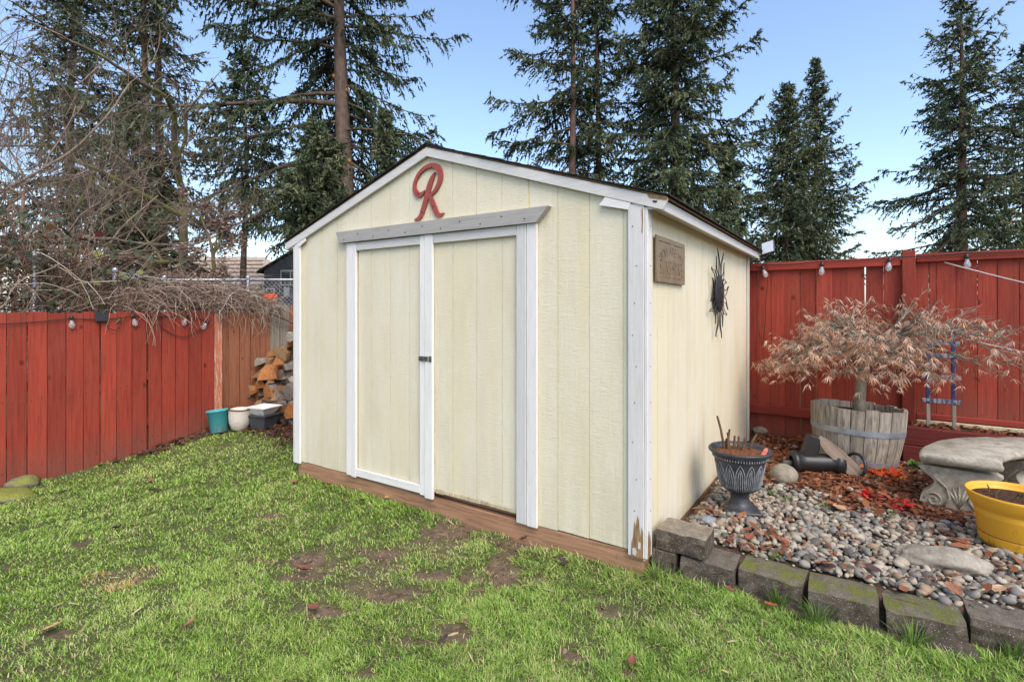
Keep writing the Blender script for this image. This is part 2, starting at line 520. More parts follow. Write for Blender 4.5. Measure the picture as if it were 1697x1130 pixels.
M['litter'] = leafmat('leaf_litter', [(0, (.035, .018, .012)), (.5, (.11, .048, .028)), (1, (.22, .10, .06))], .05, .8)
M['crumb'] = leafmat('soil_crumb', [(0, (.09, .058, .042)), (.5, (.15, .10, .072)), (1, (.23, .16, .12))], 0, .9)
M['thatch'] = leafmat('dead_thatch', [(0, (.10, .065, .03)), (.5, (.30, .23, .12)), (1, (.50, .43, .26))], .1, .85)
M['mulch'] = leafmat('mulch_chip', [(0, (.06, .024, .014)), (.5, (.19, .070, .034)), (.9, (.31, .125, .06)), (1, (.40, .24, .13))], .05, .85)
M['weed'] = leafmat('weed_green', [(0, (.05, .10, .02)), (.6, (.13, .24, .05)), (1, (.25, .33, .08))], .3)
M['scarlet'] = leafmat('scarlet_leaf', [(0, (.45, .02, .04)), (.5, (.60, .05, .03)), (1, (.75, .22, .03))], .3)
def grassmat():
    m = Mat('grass_blade', .55, .3)
    c = m.ramp(m.attr('tint'), [(0, (.038, .068, .012)), (.25, (.125, .230, .032)), (.5, (.245, .410, .060)), (.76, (.43, .55, .13)), (.9, (.52, .50, .25)), (1, (.60, .37, .10))])
    m.color(c)
    t = m.n.new('ShaderNodeBsdfTranslucent'); m.l.new(c, t.inputs[0])
    mx = m.n.new('ShaderNodeMixShader'); mx.inputs[0].default_value = .3
    m.l.new(m.b.outputs[0], mx.inputs[1]); m.l.new(t.outputs[0], mx.inputs[2])
    m.l.new(mx.outputs[0], m.n['Material Output'].inputs['Surface'])
    return m.m
M['grass'] = grassmat()
def groundmat():
    m = Mat('ground_soil', .85, .25)
    o = m.coords()
    n = m.noise(o, 14, 6, .65); f = m.noise(o, 70, 4, .7); w = m.noise(o, 3.0, 3)
    turf = m.ramp(n, [(.3, (.060, .058, .026)), (.6, (.105, .105, .042)), (.8, (.14, .115, .06))])
    mud = m.ramp(n, [(.3, (.085, .055, .036)), (.55, (.165, .108, .075)), (.8, (.245, .165, .12))])
    bed = m.ramp(f, [(.3, (.045, .030, .022)), (.6, (.11, .066, .045)), (.8, (.17, .11, .08))])
    c = m.mix(m.attr('mud'), turf, mud)
    c = m.mix(m.attr('bed'), c, bed)
    m.color(c)
    m.rough(m.ramp(m.math('MULTIPLY', m.attr('mud'), m.ramp(w, [(.4, .3), (.6, 1.0)])), [(0, .9), (1, .42)]))
    m.bump(n, .8, .03); m.bump(f, .8, .010)
    return m.m
M['ground'] = groundmat()
def pebblemat():
    m = Mat('river_pebble', .68, .3)
    r = m.math('FRACT', m.math('ADD', m.island(), m.math('MULTIPLY', m.objrand(), 7.31)))
    c = m.ramp(r, [(0, (.11, .105, .10)), (.10, (.26, .245, .22)), (.24, (.33, .30, .25)), (.36, (.19, .185, .178)), (.48, (.37, .335, .28)), (.60, (.25, .205, .155)), (.68, (.40, .375, .335)), (.76, (.22, .212, .20)), (.88, (.29, .215, .155)), (.95, (.09, .084, .078))], 'CONSTANT')
    n = m.noise(m.coords(), 60, 5, .65)
    c = m.mix(.55, c, m.mix(1.0, c, m.ramp(n, [(.3, .62), (.7, 1.25)]), 'MULTIPLY'))
    c = m.mix(1.0, c, (.98, .93, .86), 'MULTIPLY')
    m.color(c); m.bump(n, .15, .002)
    return m.m
M['pebble'] = pebblemat()
def stonemat(name, a, b, c, scale=9, moss=None, mossat=.55, bump=.8, bd=.012, speck=None, up=True):
    m = Mat(name, .88, .2)
    n = m.noise(m.coords(), scale, 8, .68); f = m.noise(m.coords(), scale * 6, 5, .7)
    col = m.ramp(n, [(.28, a), (.52, b), (.76, c)])
    col = m.mix(.5, col, m.mix(1.0, col, m.ramp(f, [(.3, .5), (.7, 1.35)]), 'MULTIPLY'))
    if speck:
        k = m.voro(m.coords(), 110); col = m.mix(m.ramp(k, [(.12, .9), (.2, 0.0)]), col, speck)
    if moss:
        g = m.n.new('ShaderNodeNewGeometry'); nz = m.sep(g.outputs['Normal'], 2)
        mk = m.ramp(m.math('ADD', m.noise(m.coords(), 9, 7, .75), m.math('MULTIPLY', m.math('SUBTRACT', m.objrand(), .5), .22)), [(mossat, 0.0), (mossat + .12, .85)])
        if up: mk = m.math('MULTIPLY', mk, m.ramp(nz, [(.1, .18), (.6, 1.0)]))
        mc = m.ramp(f, [(.3, (moss[0] * .5, moss[1] * .5, moss[2] * .5)), (.7, moss)])
        col = m.mix(mk, col, mc)
    m.color(col); m.bump(n, bump, bd); m.bump(f, .6, .004)
    return m.m
M['block'] = stonemat('split_face_block', (.045, .034, .025), (.088, .069, .052), (.17, .138, .105), 16, (.10, .12, .02), .60, .9, .012, (.42, .40, .36))
M['block_top'] = stonemat('block_top_moss', (.075, .062, .048), (.135, .112, .088), (.20, .17, .135), 16, (.15, .165, .025), .46, .7, .010, (.36, .34, .30))
M['block_tan'] = stonemat('tan_block_top', (.15, .12, .088), (.23, .19, .14), (.31, .26, .195), 14, (.10, .12, .03), .75, .7, .008, (.40, .38, .34))
M['concrete'] = stonemat('cast_stone', (.17, .15, .115), (.36, .325, .26), (.49, .45, .375), 9, (.085, .085, .04), .58, .7, .009)
M['boulder'] = stonemat('boulder_stone', (.12, .105, .08), (.245, .215, .165), (.34, .30, .235), 7, (.16, .16, .07), .66, .4, .006)
M['slab'] = stonemat('flat_field_stone', (.17, .145, .115), (.29, .255, .205), (.38, .34, .285), 10, (.16, .16, .07), .72, .8, .012)
M['darkstone'] = stonemat('grey_stone', (.13, .14, .155), (.21, .225, .245), (.29, .30, .315), 10, None, .6, .6, .008)
M['moss_stone'] = stonemat('mossy_edge_stone', (.09, .08, .065), (.17, .15, .125), (.26, .235, .20), 9, (.24, .26, .035), .36, .8, .012)
def scuffed(name, c, dirt, rough=.48, at_=.60):
    m = Mat(name, rough, .4)
    n = m.noise(m.coords(per_object=True), 5, 6, .7); f = m.noise(m.coords((1, 1, .35), True), 26, 7, .75)
    z = m.sep(m.tc('Object'), 2)
    col = m.mix(m.ramp(n, [(.35, 0.0), (.75, .25)]), c, tuple(min(1, q * .72 + .05) for q in c))
    low = m.ramp(z, [(.0, .16), (.16, .0)])
    col = m.mix(m.ramp(m.math('ADD', f, low), [(at_, 0.0), (at_ + .10, .75)]), col, dirt)
    m.color(col); m.bump(f, .12, .001); m.rough(m.ramp(f, [(.3, rough * .8), (.7, min(1, rough * 1.5))]))
    return m.m
M['yellow'] = scuffed('yellow_plastic', (.70, .345, .022), (.22, .11, .03), .42, .66)
M['teal'] = scuffed('teal_plastic', (.055, .33, .38), (.16, .14, .11), .5, .58)
M['cream_pot'] = scuffed('cream_pot_glaze', (.60, .55, .48), (.30, .22, .15), .5, .62)
M['charcoal'] = simple('charcoal_plastic', (.055, .058, .068), .5, .25, 10, .08, .001, .4)
M['white_plastic'] = scuffed('white_plastic', (.70, .69, .67), (.28, .24, .20), .5, .66)
def urnmat():
    m = Mat('urn_pewter', .45, .45)
    n = m.noise(m.coords((1, 1, 3)), 14, 6, .7)
    m.color(m.ramp(n, [(.3, (.016, .017, .021)), (.55, (.036, .038, .045)), (.8, (.11, .115, .125))]))
    m.bump(n, .2, .002)
    return m.m
M['urn'] = urnmat()
M['urn_rub'] = simple('urn_rubbed_relief', (.22, .23, .25), .55, .5, 40, .2, .001, .4)
M['log_bark'] = stem_mat('log_bark', (.085, .065, .055), (.30, .26, .235), None, 26)
def logwood(name, a, b):
    m = Mat(name, .8, .2)
    n = m.noise(m.coords((30, 4, 30), True), 1.6, 6, .65, .8)
    c = m.ramp(n, [(.3, a), (.7, b)])
    m.color(m.mix(1.0, c, m.ramp(m.objrand(), [(0, .42), (1, 1.15)]), 'MULTIPLY')); m.bump(n, .6, .006)
    return m.m
M['log_orange'] = logwood('split_wood_orange', (.22, .080, .028), (.50, .22, .080))
M['log_pale'] = logwood('split_wood_pale', (.27, .145, .070), (.52, .33, .18))
M['log_brown'] = logwood('split_wood_brown', (.11, .06, .032), (.28, .16, .085))
M['log_grey'] = logwood('split_wood_grey', (.18, .15, .12), (.36, .31, .26))
M['orange'] = simple('orange_plastic', (.68, .085, .02), .45, .1, 6, .05, .001, .4)
M['yellow_tape'] = simple('yellow_tape', (.62, .55, .03), .5, .1, 6, 0)
M['house_cream'] = simple('house_cream_siding', (.50, .46, .36), .8, .06, 2, .1, .01)
M['house_grey'] = simple('house_grey_siding', (.105, .115, .14), .75, .1, 2, .1, .01)
M['house_roof'] = simple('tan_roof_shingles', (.56, .45, .36), .9, .14, 3, .4, .02)
M['house_roof_dark'] = simple('dark_roof_shingles', (.07, .055, .05), .9, .25, 3, .4, .02)
M['house_white'] = simple('house_white_trim', (.68, .68, .68), .6, .05, 4, 0)
M['pane'] = simple('window_pane', (.05, .06, .07), .08, .2, 3, 0, 0, .6)

# ------------------------------------------------------------------ ground sheet
MUD = [(655, 985, 46, 14), (545, 1012, 42, 12), (760, 880, 62, 16), (835, 935, 20, 36), (700, 955, 45, 12), (505, 925, 30, 14), (500, 950, 26, 9),
       (320, 1043, 16, 7), (645, 912, 40, 9), (770, 960, 18, 8), (880, 895, 40, 8), (205, 958, 40, 12), (90, 1052, 24, 6), (690, 1065, 50, 9), (950, 1085, 20, 8), (600, 1120, 18, 6), (1040, 1120, 14, 6), (440, 858, 18, 5), (745, 1045, 40, 16), (1010, 1010, 36, 10), (600, 975, 60, 16), (720, 905, 70, 16), (560, 940, 50, 14), (800, 985, 40, 12), (650, 945, 50, 12), (900, 960, 24, 8), (420, 930, 30, 8), (130, 900, 26, 7)]
MUD_W = []
for u, v, a, b in MUD:
    c = ground_at(u, v); e = ground_at(u + a, v); t_ = ground_at(u, v - b)
    MUD_W.append((c.x, c.y, abs(e.x - c.x) + .004, abs(t_.y - c.y) + .004))
DRY = (205, 958)
def mud_mask(X, Y):
    m = np.zeros_like(X)
    wob = (vnoise(X * 9, Y * 9, 3) - .5) * 1.3 + (vnoise(X * 25, Y * 25, 4) - .5) * .9
    for i, (cx, cy, a, b) in enumerate(MUD_W):
        d = np.sqrt(((X - cx) / a) ** 2 + ((Y - cy) / b) ** 2) + wob
        k = .35 if i in (11,) else (.55 if i > 19 else 1.0)
        m = np.maximum(m, k * (1 - sstep(.5, 1.25, d)))
    return m
def build_ground():
    geo = lambda a, n, s: [a + s * (1.32 ** k) for k in range(n)]
    fx = np.arange(-6.4, 4.2, .07); fy = np.arange(-3.4, 3.6, .07)
    xs = np.array(sorted([-6.4 - .1 * 1.33 ** k for k in range(1, 29)]) + list(fx) + [4.2 + .1 * 1.33 ** k for k in range(1, 29)])
    ys = np.array(sorted([-3.4 - .1 * 1.33 ** k for k in range(1, 29)]) + list(fy) + [3.6 + .1 * 1.33 ** k for k in range(1, 29)])
    Xg, Yg = np.meshgrid(xs, ys)
    Z = ground_h(Xg, Yg)
    near = (np.abs(Xg) < 8) & (np.abs(Yg) < 6)
    Z = Z + np.where(near, (vnoise(Xg * 3, Yg * 3, 1) - .5) * .03 + (vnoise(Xg * 9, Yg * 9, 2) - .5) * .014, 0)
    wX = YX + CO * Xg - SI * Yg; wY = YY + SI * Xg + CO * Yg
    mud = np.where(near, mud_mask(wX, wY), 0)
    Z = Z - mud * .012
    bed = sstep(0, .08, Xg) * sstep(.14, .22, Yg - .13 * sstep(1.22, 1.36, Xg)) * (1 - sstep(3.6, 4.4, Xg)) * (1 - sstep(3.15, 3.3, Yg))
    # bare litter strip along the fence
    lit = sstep(4.85, 5.05, -Xg) * (1 - sstep(5.4, 5.8, -Xg)) * sstep(-.7, -.2, Yg)
    lit = np.maximum(lit, sstep(3.1, 3.3, -Xg) * sstep(.35, .55, Yg) * (1 - sstep(3.2, 3.4, Yg)))
    bed = np.maximum(bed, np.clip(lit, 0, 1))
    n = len(xs); m_ = len(ys)
    ids = np.arange(n * m_).reshape(m_, n)
    F = np.stack([ids[:-1, :-1], ids[:-1, 1:], ids[1:, 1:], ids[1:, :-1]], -1).reshape(-1, 4)
    me = np_mesh('ground', np.stack([Xg, Yg, Z], -1).reshape(-1, 3), F, {'mud': mud.ravel(), 'bed': bed.ravel()}, True)
    o = new_obj('ground', me, M['ground'], None, W(0, 0), ROT)
    tag(o, 'lawn soil and garden bed ground around the shed', None, None, 'structure')
build_ground()

# ------------------------------------------------------------------ shed
SW, SD, SZ0, ROOF0, SLOPE = 3.05, 3.018, .115, 2.0, .33
def roof_z(t): return ROOF0 + SLOPE * min(t, SW - t)
shed = thing('garden_shed', 'cream wooden garden shed with white trim and double doors on the lawn', 'shed', W(0, 0), ROT)
def strips(parent, edges, zlo, ztop, plane='front', depth=(.0, .012), zjit=0.0, rnd=random.Random(5)):
    """vertical siding boards between grooves, each its own piece"""
    for a, b in zip(edges[:-1], edges[1:]):
        if b - a < .012: continue
        g = .0022
        a1, b1 = a + g, b - g
        z0 = zlo + rnd.uniform(0, zjit)
        pts = [(a1, z0)]
        pts.append((b1, z0 + rnd.uniform(-zjit, zjit) * .4))
        pts.append((b1, ztop(b1)))
        if plane == 'front' and a1 < SW / 2 < b1 and abs(ztop(SW / 2) - ztop(b1)) > .001:
            pts.append((SW / 2, ztop(SW / 2)))
        pts.append((a1, ztop(a1)))
        if plane == 'front':
            poly = [(-p, q) for p, q in pts]
            vf = prism(poly, depth[0], depth[1], 'y')
        elif plane == 'side':
            vf = prism(pts, -depth[1], -depth[0], 'x')
        else:
            vf = prism(pts, -SW + depth[0], -SW + depth[1], 'x')
        MB().add(vf).build('siding_board', M['siding'], parent)
G = [.0, .122, .32, .52, .715, .915, 1.115, 1.315, 1.515, 1.715, 1.91, 2.11, 2.31, 2.51, 2.705, 2.905, SW]
DL, DR = 2.262, .723
wtop = lambda t: roof_z(t) - .012
fw = MB()
fw.add(prism([(0, SZ0 + .01), (0, ROOF0 - .015), (-SW / 2, ROOF0 + SLOPE * SW / 2 - .015), (-SW, ROOF0 - .015), (-SW, SZ0 + .01), (-DL - .01, SZ0 + .01), (-DL - .01, 1.88), (-DR + .01, 1.88), (-DR + .01, SZ0 + .01)], .0065, .05, 'y'))
front = fw.build('front_wall', M['groove'], shed)
lowe = [g for g in G if g < DR] + [DR]
strips(front, lowe, SZ0, wtop, depth=(.003, .012), zjit=.006)
lowe = [DL] + [g for g in G if g > DL]
strips(front, lowe, SZ0, wtop, depth=(.003, .012), zjit=.006)
strips(front, [DR] + [g for g in G if DR < g < DL] + [DL], 1.875, wtop, depth=(.003, .012))
GS = [.0, .207, .407, .607, .807, 1.005, 1.2, 1.39, 1.59, 1.79, 1.98, 2.18, 2.385, 2.58, 2.80, SD]
sw_ = MB().add(prism([(.05, SZ0 + .01), (SD, SZ0 + .01), (SD, 1.955), (.05, 1.955)], -.05, -.0065, 'x'))
side = sw_.build('side_wall', M['groove'], shed)
strips(side, GS, SZ0 - .04, lambda s: 1.95, 'side', (.003, .012), .004)
lw_ = MB().add(prism([(.05, SZ0 + .01), (SD, SZ0 + .01), (SD, 1.955), (.05, 1.955)], -SW + .0065, -SW + .05, 'x'))
left = lw_.build('side_wall', M['siding'], shed)
strips(left, GS, SZ0, lambda s: 1.95, 'left', (0, .012), .004)
back_poly = [(-.05, SZ0), (-.05, ROOF0 - .015), (-SW / 2, ROOF0 + SLOPE * SW / 2 - .03), (-SW + .05, ROOF0 - .015), (-SW + .05, SZ0)]
MB().add(prism(back_poly, SD - .05, SD - .002, 'y')).build('back_wall', M['siding'], shed)
fl = MB().add(cbox(-SW + .06, -.06, .06, SD - .06, SZ0 - .01, SZ0 + .02)).build('floor', M['skid'], shed)
# skids
MB().add(cbox(-SW + .02, -.012, .006, .05, -.03, SZ0 - .004, .006)).build('skid', M['skid'], shed)
MB().add(cbox(-.05, -.008, .052, SD - .01, -.03, SZ0 - .044, .004)).build('skid', M['skid'], shed)
MB().add(cbox(-SW + .008, -SW + .05, .052, SD - .01, -.03, SZ0 - .004, .004)).build('skid', M['skid'], shed)
# doors
def door(t0, t1, z0, rail_low, name_l):
    d = MB().add(cbox(-t1 + .004, -t0 - .004, .0085, .045, z0, 1.874)).build('door', M['groove'], shed)
    strips(d, [t0 + .002] + [g for g in G if t0 + .03 < g < t1 - .03] + [t1 - .002], z0 + .004, lambda t: 1.872, 'front', (.005, .012), .0)
    return d
dl = door(1.545, DL - .003, .128, True, 'l')
dr = door(DR + .003, 1.541, .150, False, 'r')
def board(parent, t0, t1, z0, z1, y0=-.019, y1=-.0005, m='trim', name='trim_board', c=.0025):
    return MB().add(cbox(-t1, -t0, y0, y1, z0, z1, c)).build(name, M[m], parent)
board(dl, 2.241 + .022, DL + .054, .112, 1.906, -.020, -.001, 'trim', 'stile')
board(dl, 1.547, 1.594, .118, 1.906, -.020, -.001, 'trim', 'stile')
board(dl, 1.596, 2.260, 1.845, 1.905, -.019, -.001, 'trim_h', 'rail')
board(dl, 1.596, 2.260, .125, .182, -.019, -.001, 'trim_h', 'rail')
board(dr, .724, .795, .108, 1.907, -.020, -.001, 'trim', 'stile')
board(dr, 1.474, 1.545, .106, 1.907, -.024, -.001, 'trim', 'stile')
board(dr, .797, 1.472, 1.845, 1.906, -.019, -.001, 'trim_h', 'rail')
rr = random.Random(3)
xx = .80
while xx < 1.46:                       # chipped remains of the lost bottom rail
    w_ = rr.uniform(.05, .12)
    MB().add(cbox(-min(xx + w_, 1.47), -xx - .004, -.006, -.0005, .150 + rr.uniform(0, .006), .180 + rr.uniform(-.003, .004), .002)).build('panel_edge_strip', M['chipwood'], dr)
    xx += w_
board(shed, DL + .056, 2.374, .118, 1.908, -.018, -.001, 'trim', 'door_jamb')
board(shed, .650, .7215, .104, 1.908, -.019, -.001, 'trim', 'door_jamb')
# hasp and staple on the meeting stiles
hs = MB()
hs.add(cbox(-1.597, -1.512, -.029, -.0245, 1.043, 1.075, .001)); hs.add(cbox(-1.505, -1.478, -.029, -.0245, 1.040, 1.078, .001))
hs.add(tube([(-1.53, -.026, 1.068), (-1.53, -.047, 1.068), (-1.53, -.047, 1.050), (-1.53, -.026, 1.050)], .004, 6))
hs.add(lathe([(.0, -.002), (.006, -.002), (.006, .003), (0, .003)], 8), 0, Matrix.Translation((-1.585, -.031, 1.059)) @ Matrix.Rotation(R(90), 4, 'X'))
hs.build('hasp', M['rust'], dr)
# lintel (drip board) over the doors
lt = MB()
pl = [(-2.461, 1.997), (-2.432, 1.913), (-.645, 1.909), (-.557, 1.995)]
n4 = len(pl)
V = [(p, -.030, q) for p, q in pl] + [(p + (.012 if i in (0, 1) else -.02 if i == 2 else -.012) * 0, -.001, q) for i, (p, q) in enumerate(pl)]
V[1] = (V[1][0], -.040, V[1][2]); V[2] = (V[2][0], -.040, V[2][2]); V[0] = (V[0][0], -.050, V[0][2]); V[3] = (V[3][0], -.050, V[3][2])
lt.add((V, [(0, 1, 2, 3), (7, 6, 5, 4), (1, 0, 4, 5), (2, 1, 5, 6), (3, 2, 6, 7), (0, 3, 7, 4)]))
lint = lt.build('lintel_board', M['lintel'], shed)
for k in range(11):
    t_ = .72 + k * .165; zz = 1.965 if k % 2 else 1.935
    MB().add(lathe([(0, 0), (.0045, 0), (.0045, .002), (0, .002)], 7), 0, Matrix.Translation((-t_, -.0435 if k % 2 == 0 else -.047, zz)) @ Matrix.Rotation(R(84), 4, 'X')).build('nail_head', M['iron'], lint)
# corner trim
board(shed, .0, .087, .100, 1.955, -.019, -.0005, 'trim', 'corner_trim')
MB().add(cbox(.0005, .019, -.017, .052, .100, 1.93, .0025)).build('corner_trim', M['trim'], shed)
board(shed, SW - .078, SW, .10, 1.955, -.019, -.0005, 'trim', 'corner_trim')
MB().add(cbox(-SW - .019, -SW - .0005, -.017, .06, .10, 1.93, .0025)).build('corner_trim', M['trim'], shed)
MB().add(cbox(.0005, .018, SD - .05, SD + .004, .08, 1.93, .0025)).build('corner_trim', M['trim'], shed)
for k in range(9):                     # nail heads down the near corner boards
    for x_, y_, ax in ((-.05 + .012 * math.sin(k * 2.1), -.0195, 'X'), (.0192, .028, 'Y')):
        MB().add(lathe([(0, 0), (.0032, 0), (.0032, .0015), (0, .0015)], 6), 0, Matrix.Translation((x_, y_, .34 + k * .185 + .02 * math.sin(k * 5))) @ Matrix.Rotation(R(90), 4, ax)).build('nail_head', M['iron'], shed)
# rotten, peeled foot of the near corner
def patch(pts, y0, y1, axis, m, name, parent=shed):
    MB().add(prism(pts, y0, y1, axis)).build(name, M[m], parent)
patch([(-.070, .101), (-.004, .101), (-.003, .235), (-.012, .262), (-.018, .205), (-.026, .300), (-.034, .318), (-.042, .262), (-.050, .285), (-.058, .200), (-.066, .175)], -.0208, -.0185, 'y', 'barewood', 'peeled_wood')
patch([(-.016, .101), (.030, .101), (.034, .165), (.026, .215), (.018, .180), (.010, .240), (.000, .205), (-.010, .25)], .0185, .0206, 'x', 'barewood', 'peeled_wood')
patch([(-.060, .112), (-.045, .105), (-.038, .125), (-.047, .150), (-.062, .140)], -.0225, -.0203, 'y', 'trim', 'paint_flake')
patch([(-.030, .150), (-.018, .146), (-.016, .178), (-.028, .185)], -.0225, -.0203, 'y', 'trim', 'paint_flake')
# crack at the head of the corner
patch([(-.012, 1.80), (-.006, 1.795), (-.003, 1.86), (-.006, 1.93), (-.012, 1.915), (-.009, 1.86)], -.0205, -.0185, 'y', 'barewood', 'split_crack')
# rake boards
def rake(sgn):
    e = .125
    mb = MB()
    t0, t1 = -e, SW / 2
    z0, z1 = ROOF0 - SLOPE * e, ROOF0 + SLOPE * SW / 2
    fx = (lambda t: -t) if sgn > 0 else (lambda t: -(SW - t))
    poly = [(fx(t0), z0), (fx(t0 + .022), z0 - .054), (fx(t1), z1 - .059), (fx(t1), z1)]
    mb.add(prism(poly if sgn < 0 else poly, -.026, -.006, 'y'))
    mb.build('rake_board', M['trim_h'], shed)
rake(1); rake(-1)
for sgn in (1, -1):                    # return gussets under the rake ends, and the boxed end of the eave
    fx = (lambda t: -t) if sgn > 0 else (lambda t: -(SW - t))
    poly = [(fx(.215), ROOF0 + SLOPE * .215 - .064), (fx(.07), ROOF0 + SLOPE * .07 - .064), (fx(.085), 1.925), (fx(.25), 1.955 + .012)] if sgn > 0 else [(fx(.16), ROOF0 + SLOPE * .16 - .064), (fx(.04), ROOF0 + SLOPE * .04 - .064), (fx(.065), 1.915), (fx(.17), 1.965)]
    patch(poly, -.024, -.0195, 'y', 'trim_h', 'gusset')
    x0, x1 = (.020, .078) if sgn > 0 else (-SW - .078, -SW - .020)
    MB().add(cbox(x0, x1, -.015, .012, 1.915, 1.945, .002)).build('eave_block', M['trim_h'], shed)
patch([(.062, 1.985), (.020, 1.992), (.035, 1.972), (.125, 1.950), (.128, 1.966)], -.0285, -.0265, 'y', 'barewood', 'rotten_rake_end')
patch([(.05, 1.958), (.075, 1.952), (.070, 1.944), (.052, 1.948)], -.0285, -.0265, 'y', 'iron', 'rot_hole')
for sgn in (1, -1):
    x0, x1 = (.082, .100) if sgn > 0 else (-SW - .100, -SW - .082)
    MB().add(cbox(x0, x1, -.004, SD + .10, 1.903, 1.962, .003)).build('fascia', M['trim_h'], shed)
    x0, x1 = (.0, .0815) if sgn > 0 else (-SW - .0815, -SW)
    MB().add(cbox(x0, x1, .013, SD + .09, 1.934, 1.944, .001)).build('soffit', M['siding'], shed)
# roof: deck plus lapped courses of shingles, ragged at the gable edge
rf = MB()
th = math.atan(SLOPE)
for sgn in (1, -1):
    e = .118
    a = (e, ROOF0 - SLOPE * e + .002); b = (-SW / 2, ROOF0 + SLOPE * SW / 2 + .002)
    q = [a, (a[0], a[1] + .012), (b[0], b[1] + .012), b]
    if sgn < 0: q = [(-SW - p, z) for p, z in q]
    rf.add(prism(q, -.020, SD + .11, 'y'))
roof = rf.build('roof', M['decking'], shed)
rnd = random.Random(11)
ncourse = 13
for sgn in (1, -1):
    run = SW / 2 + .14
    for k in range(ncourse):
        d0 = run * k / ncourse; d1 = d0 + run / ncourse * 1.35
        yj = -.032 - rnd.uniform(0, .012)
        def pt(d, up):
            x = .14 - d; z = ROOF0 - SLOPE * .14 + SLOPE * d + .0155 + up
            return (x, z) if sgn > 0 else (-SW - x, z)
        d1 = min(d1, run)
        lift = rnd.uniform(0, .003)
        q = [pt(d0, .002 + lift), pt(d0, .0085 + lift), pt(d1, .0045), pt(d1, .0002)]
        y = yj; mb = MB()
        mb.add(prism(q, yj, SD + .125, 'y'))
        mb.build('shingle_course', M['roof'], roof)
rdg = MB()
for k in range(11):
    y0 = -.036 + k * .29; lift = .0
    zt = ROOF0 + SLOPE * SW / 2 + .0245
    q = [(-SW / 2 - .13, zt - .13 * SLOPE), (-SW / 2 + .13, zt - .13 * SLOPE), (-SW / 2 + .13, zt + .006 - .13 * SLOPE), (-SW / 2, zt + .010), (-SW / 2 - .13, zt + .006 - .13 * SLOPE)]
    q = [q[0], (-SW / 2, zt), q[1], q[2], q[3], q[4]]
    MB().add(prism(q, y0, min(y0 + .285, SD + .12), 'y')).build('ridge_shingle', M['roof'], roof)

# ------------------------------------------------------------------ the red letter on the gable
def stroke(pts, wid, n=8):
    """smooth ribbon outline through points with varying width"""
    P = np.array(pts, float); w = np.array(wid, float)
    k = len(P); t = np.arange(k); tt = np.linspace(0, k - 1, (k - 1) * n + 1)
    def cr(a):
        out = []
        for q in tt:
            i = min(int(q), k - 2); f = q - i
            p0 = a[max(i - 1, 0)]; p1 = a[i]; p2 = a[i + 1]; p3 = a[min(i + 2, k - 1)]
            out.append(.5 * ((2 * p1) + (-p0 + p2) * f + (2 * p0 - 5 * p1 + 4 * p2 - p3) * f * f + (-p0 + 3 * p1 - 3 * p2 + p3) * f ** 3))
        return np.array(out)
    C = cr(P); Wd = cr(w)
    T = np.gradient(C, axis=0); T /= np.linalg.norm(T, axis=1, keepdims=True) + 1e-9
    N = np.stack([-T[:, 1], T[:, 0]], 1)
    return C + N * Wd[:, None] / 2, C - N * Wd[:, None] / 2
def ribbon(mb, pts, wid, y0, y1):
    a, b = stroke(pts, wid)
    n = len(a); V = []
    for y in (y0, y1):
        for k in range(n): V.append((a[k][0], y, a[k][1]))
        for k in range(n): V.append((b[k][0], y, b[k][1]))
    F = []
    for k in range(n - 1):
        F.append((k, n + k, n + k + 1, k + 1)); F.append((2 * n + k + 1, 3 * n + k + 1, 3 * n + k, 2 * n + k))
        F.append((k, k + 1, 2 * n + k + 1, 2 * n + k)); F.append((n + k + 1, n + k, 3 * n + k, 3 * n + k + 1))
    F.append((0, 2 * n, 3 * n, n)); F.append((n - 1, 2 * n - 1, 4 * n - 1, 3 * n - 1))
    mb.add((V, F))
letter = MB()
def ZR(px, py):                        # letter drawn on the wall plane from its own proportions
    k = (470 + px / 3.054 - 848.5) / 857
    t = (.6965 - k * 2.707) / (k * .5565 + .8309); Yd = 2.707 + .5565 * t
    return (-t, CAM_H - ((230 + py / 3.054) - 512) / 857 * Yd)
bowl = [ZR(*p) for p in [(722, 264), (700, 284), (681, 281), (668, 255), (671, 220), (690, 180), (720, 150), (752, 138), (785, 148), (799, 185), (792, 225), (772, 262), (745, 290)]]
ribbon(letter, bowl, [.010, .030, .040, .034, .026, .026, .028, .032, .042, .040, .036, .026, .016], -.014, -.003)
stem = [ZR(*p) for p in [(772, 172), (755, 205), (742, 245), (728, 300), (712, 355), (695, 398), (668, 414)]]
ribbon(letter, stem, [.010, .034, .040, .040, .036, .028, .012], -.0143, -.0028)
leg = [ZR(*p) for p in [(738, 280), (755, 315), (770, 355), (788, 388), (817, 378)]]
ribbon(letter, leg, [.016, .036, .040, .034, .006], -.0141, -.0029)
lo = letter.build('wall_letter', M['letter'], None, W(0, 0), ROT)
tag(lo, 'red cut-out capital letter R on the shed gable above the doors', 'letter')
for p in [(757, 146), (772, 180), (763, 345), (708, 372), (688, 280)]:
    x, z = ZR(*p)
    MB().add(lathe([(0, 0), (.005, 0), (.005, .002), (0, .002)], 7), 0, Matrix.Translation((x, -.0150, z)) @ Matrix.Rotation(R(90), 4, 'X')).build('screw_head', M['iron'], lo)

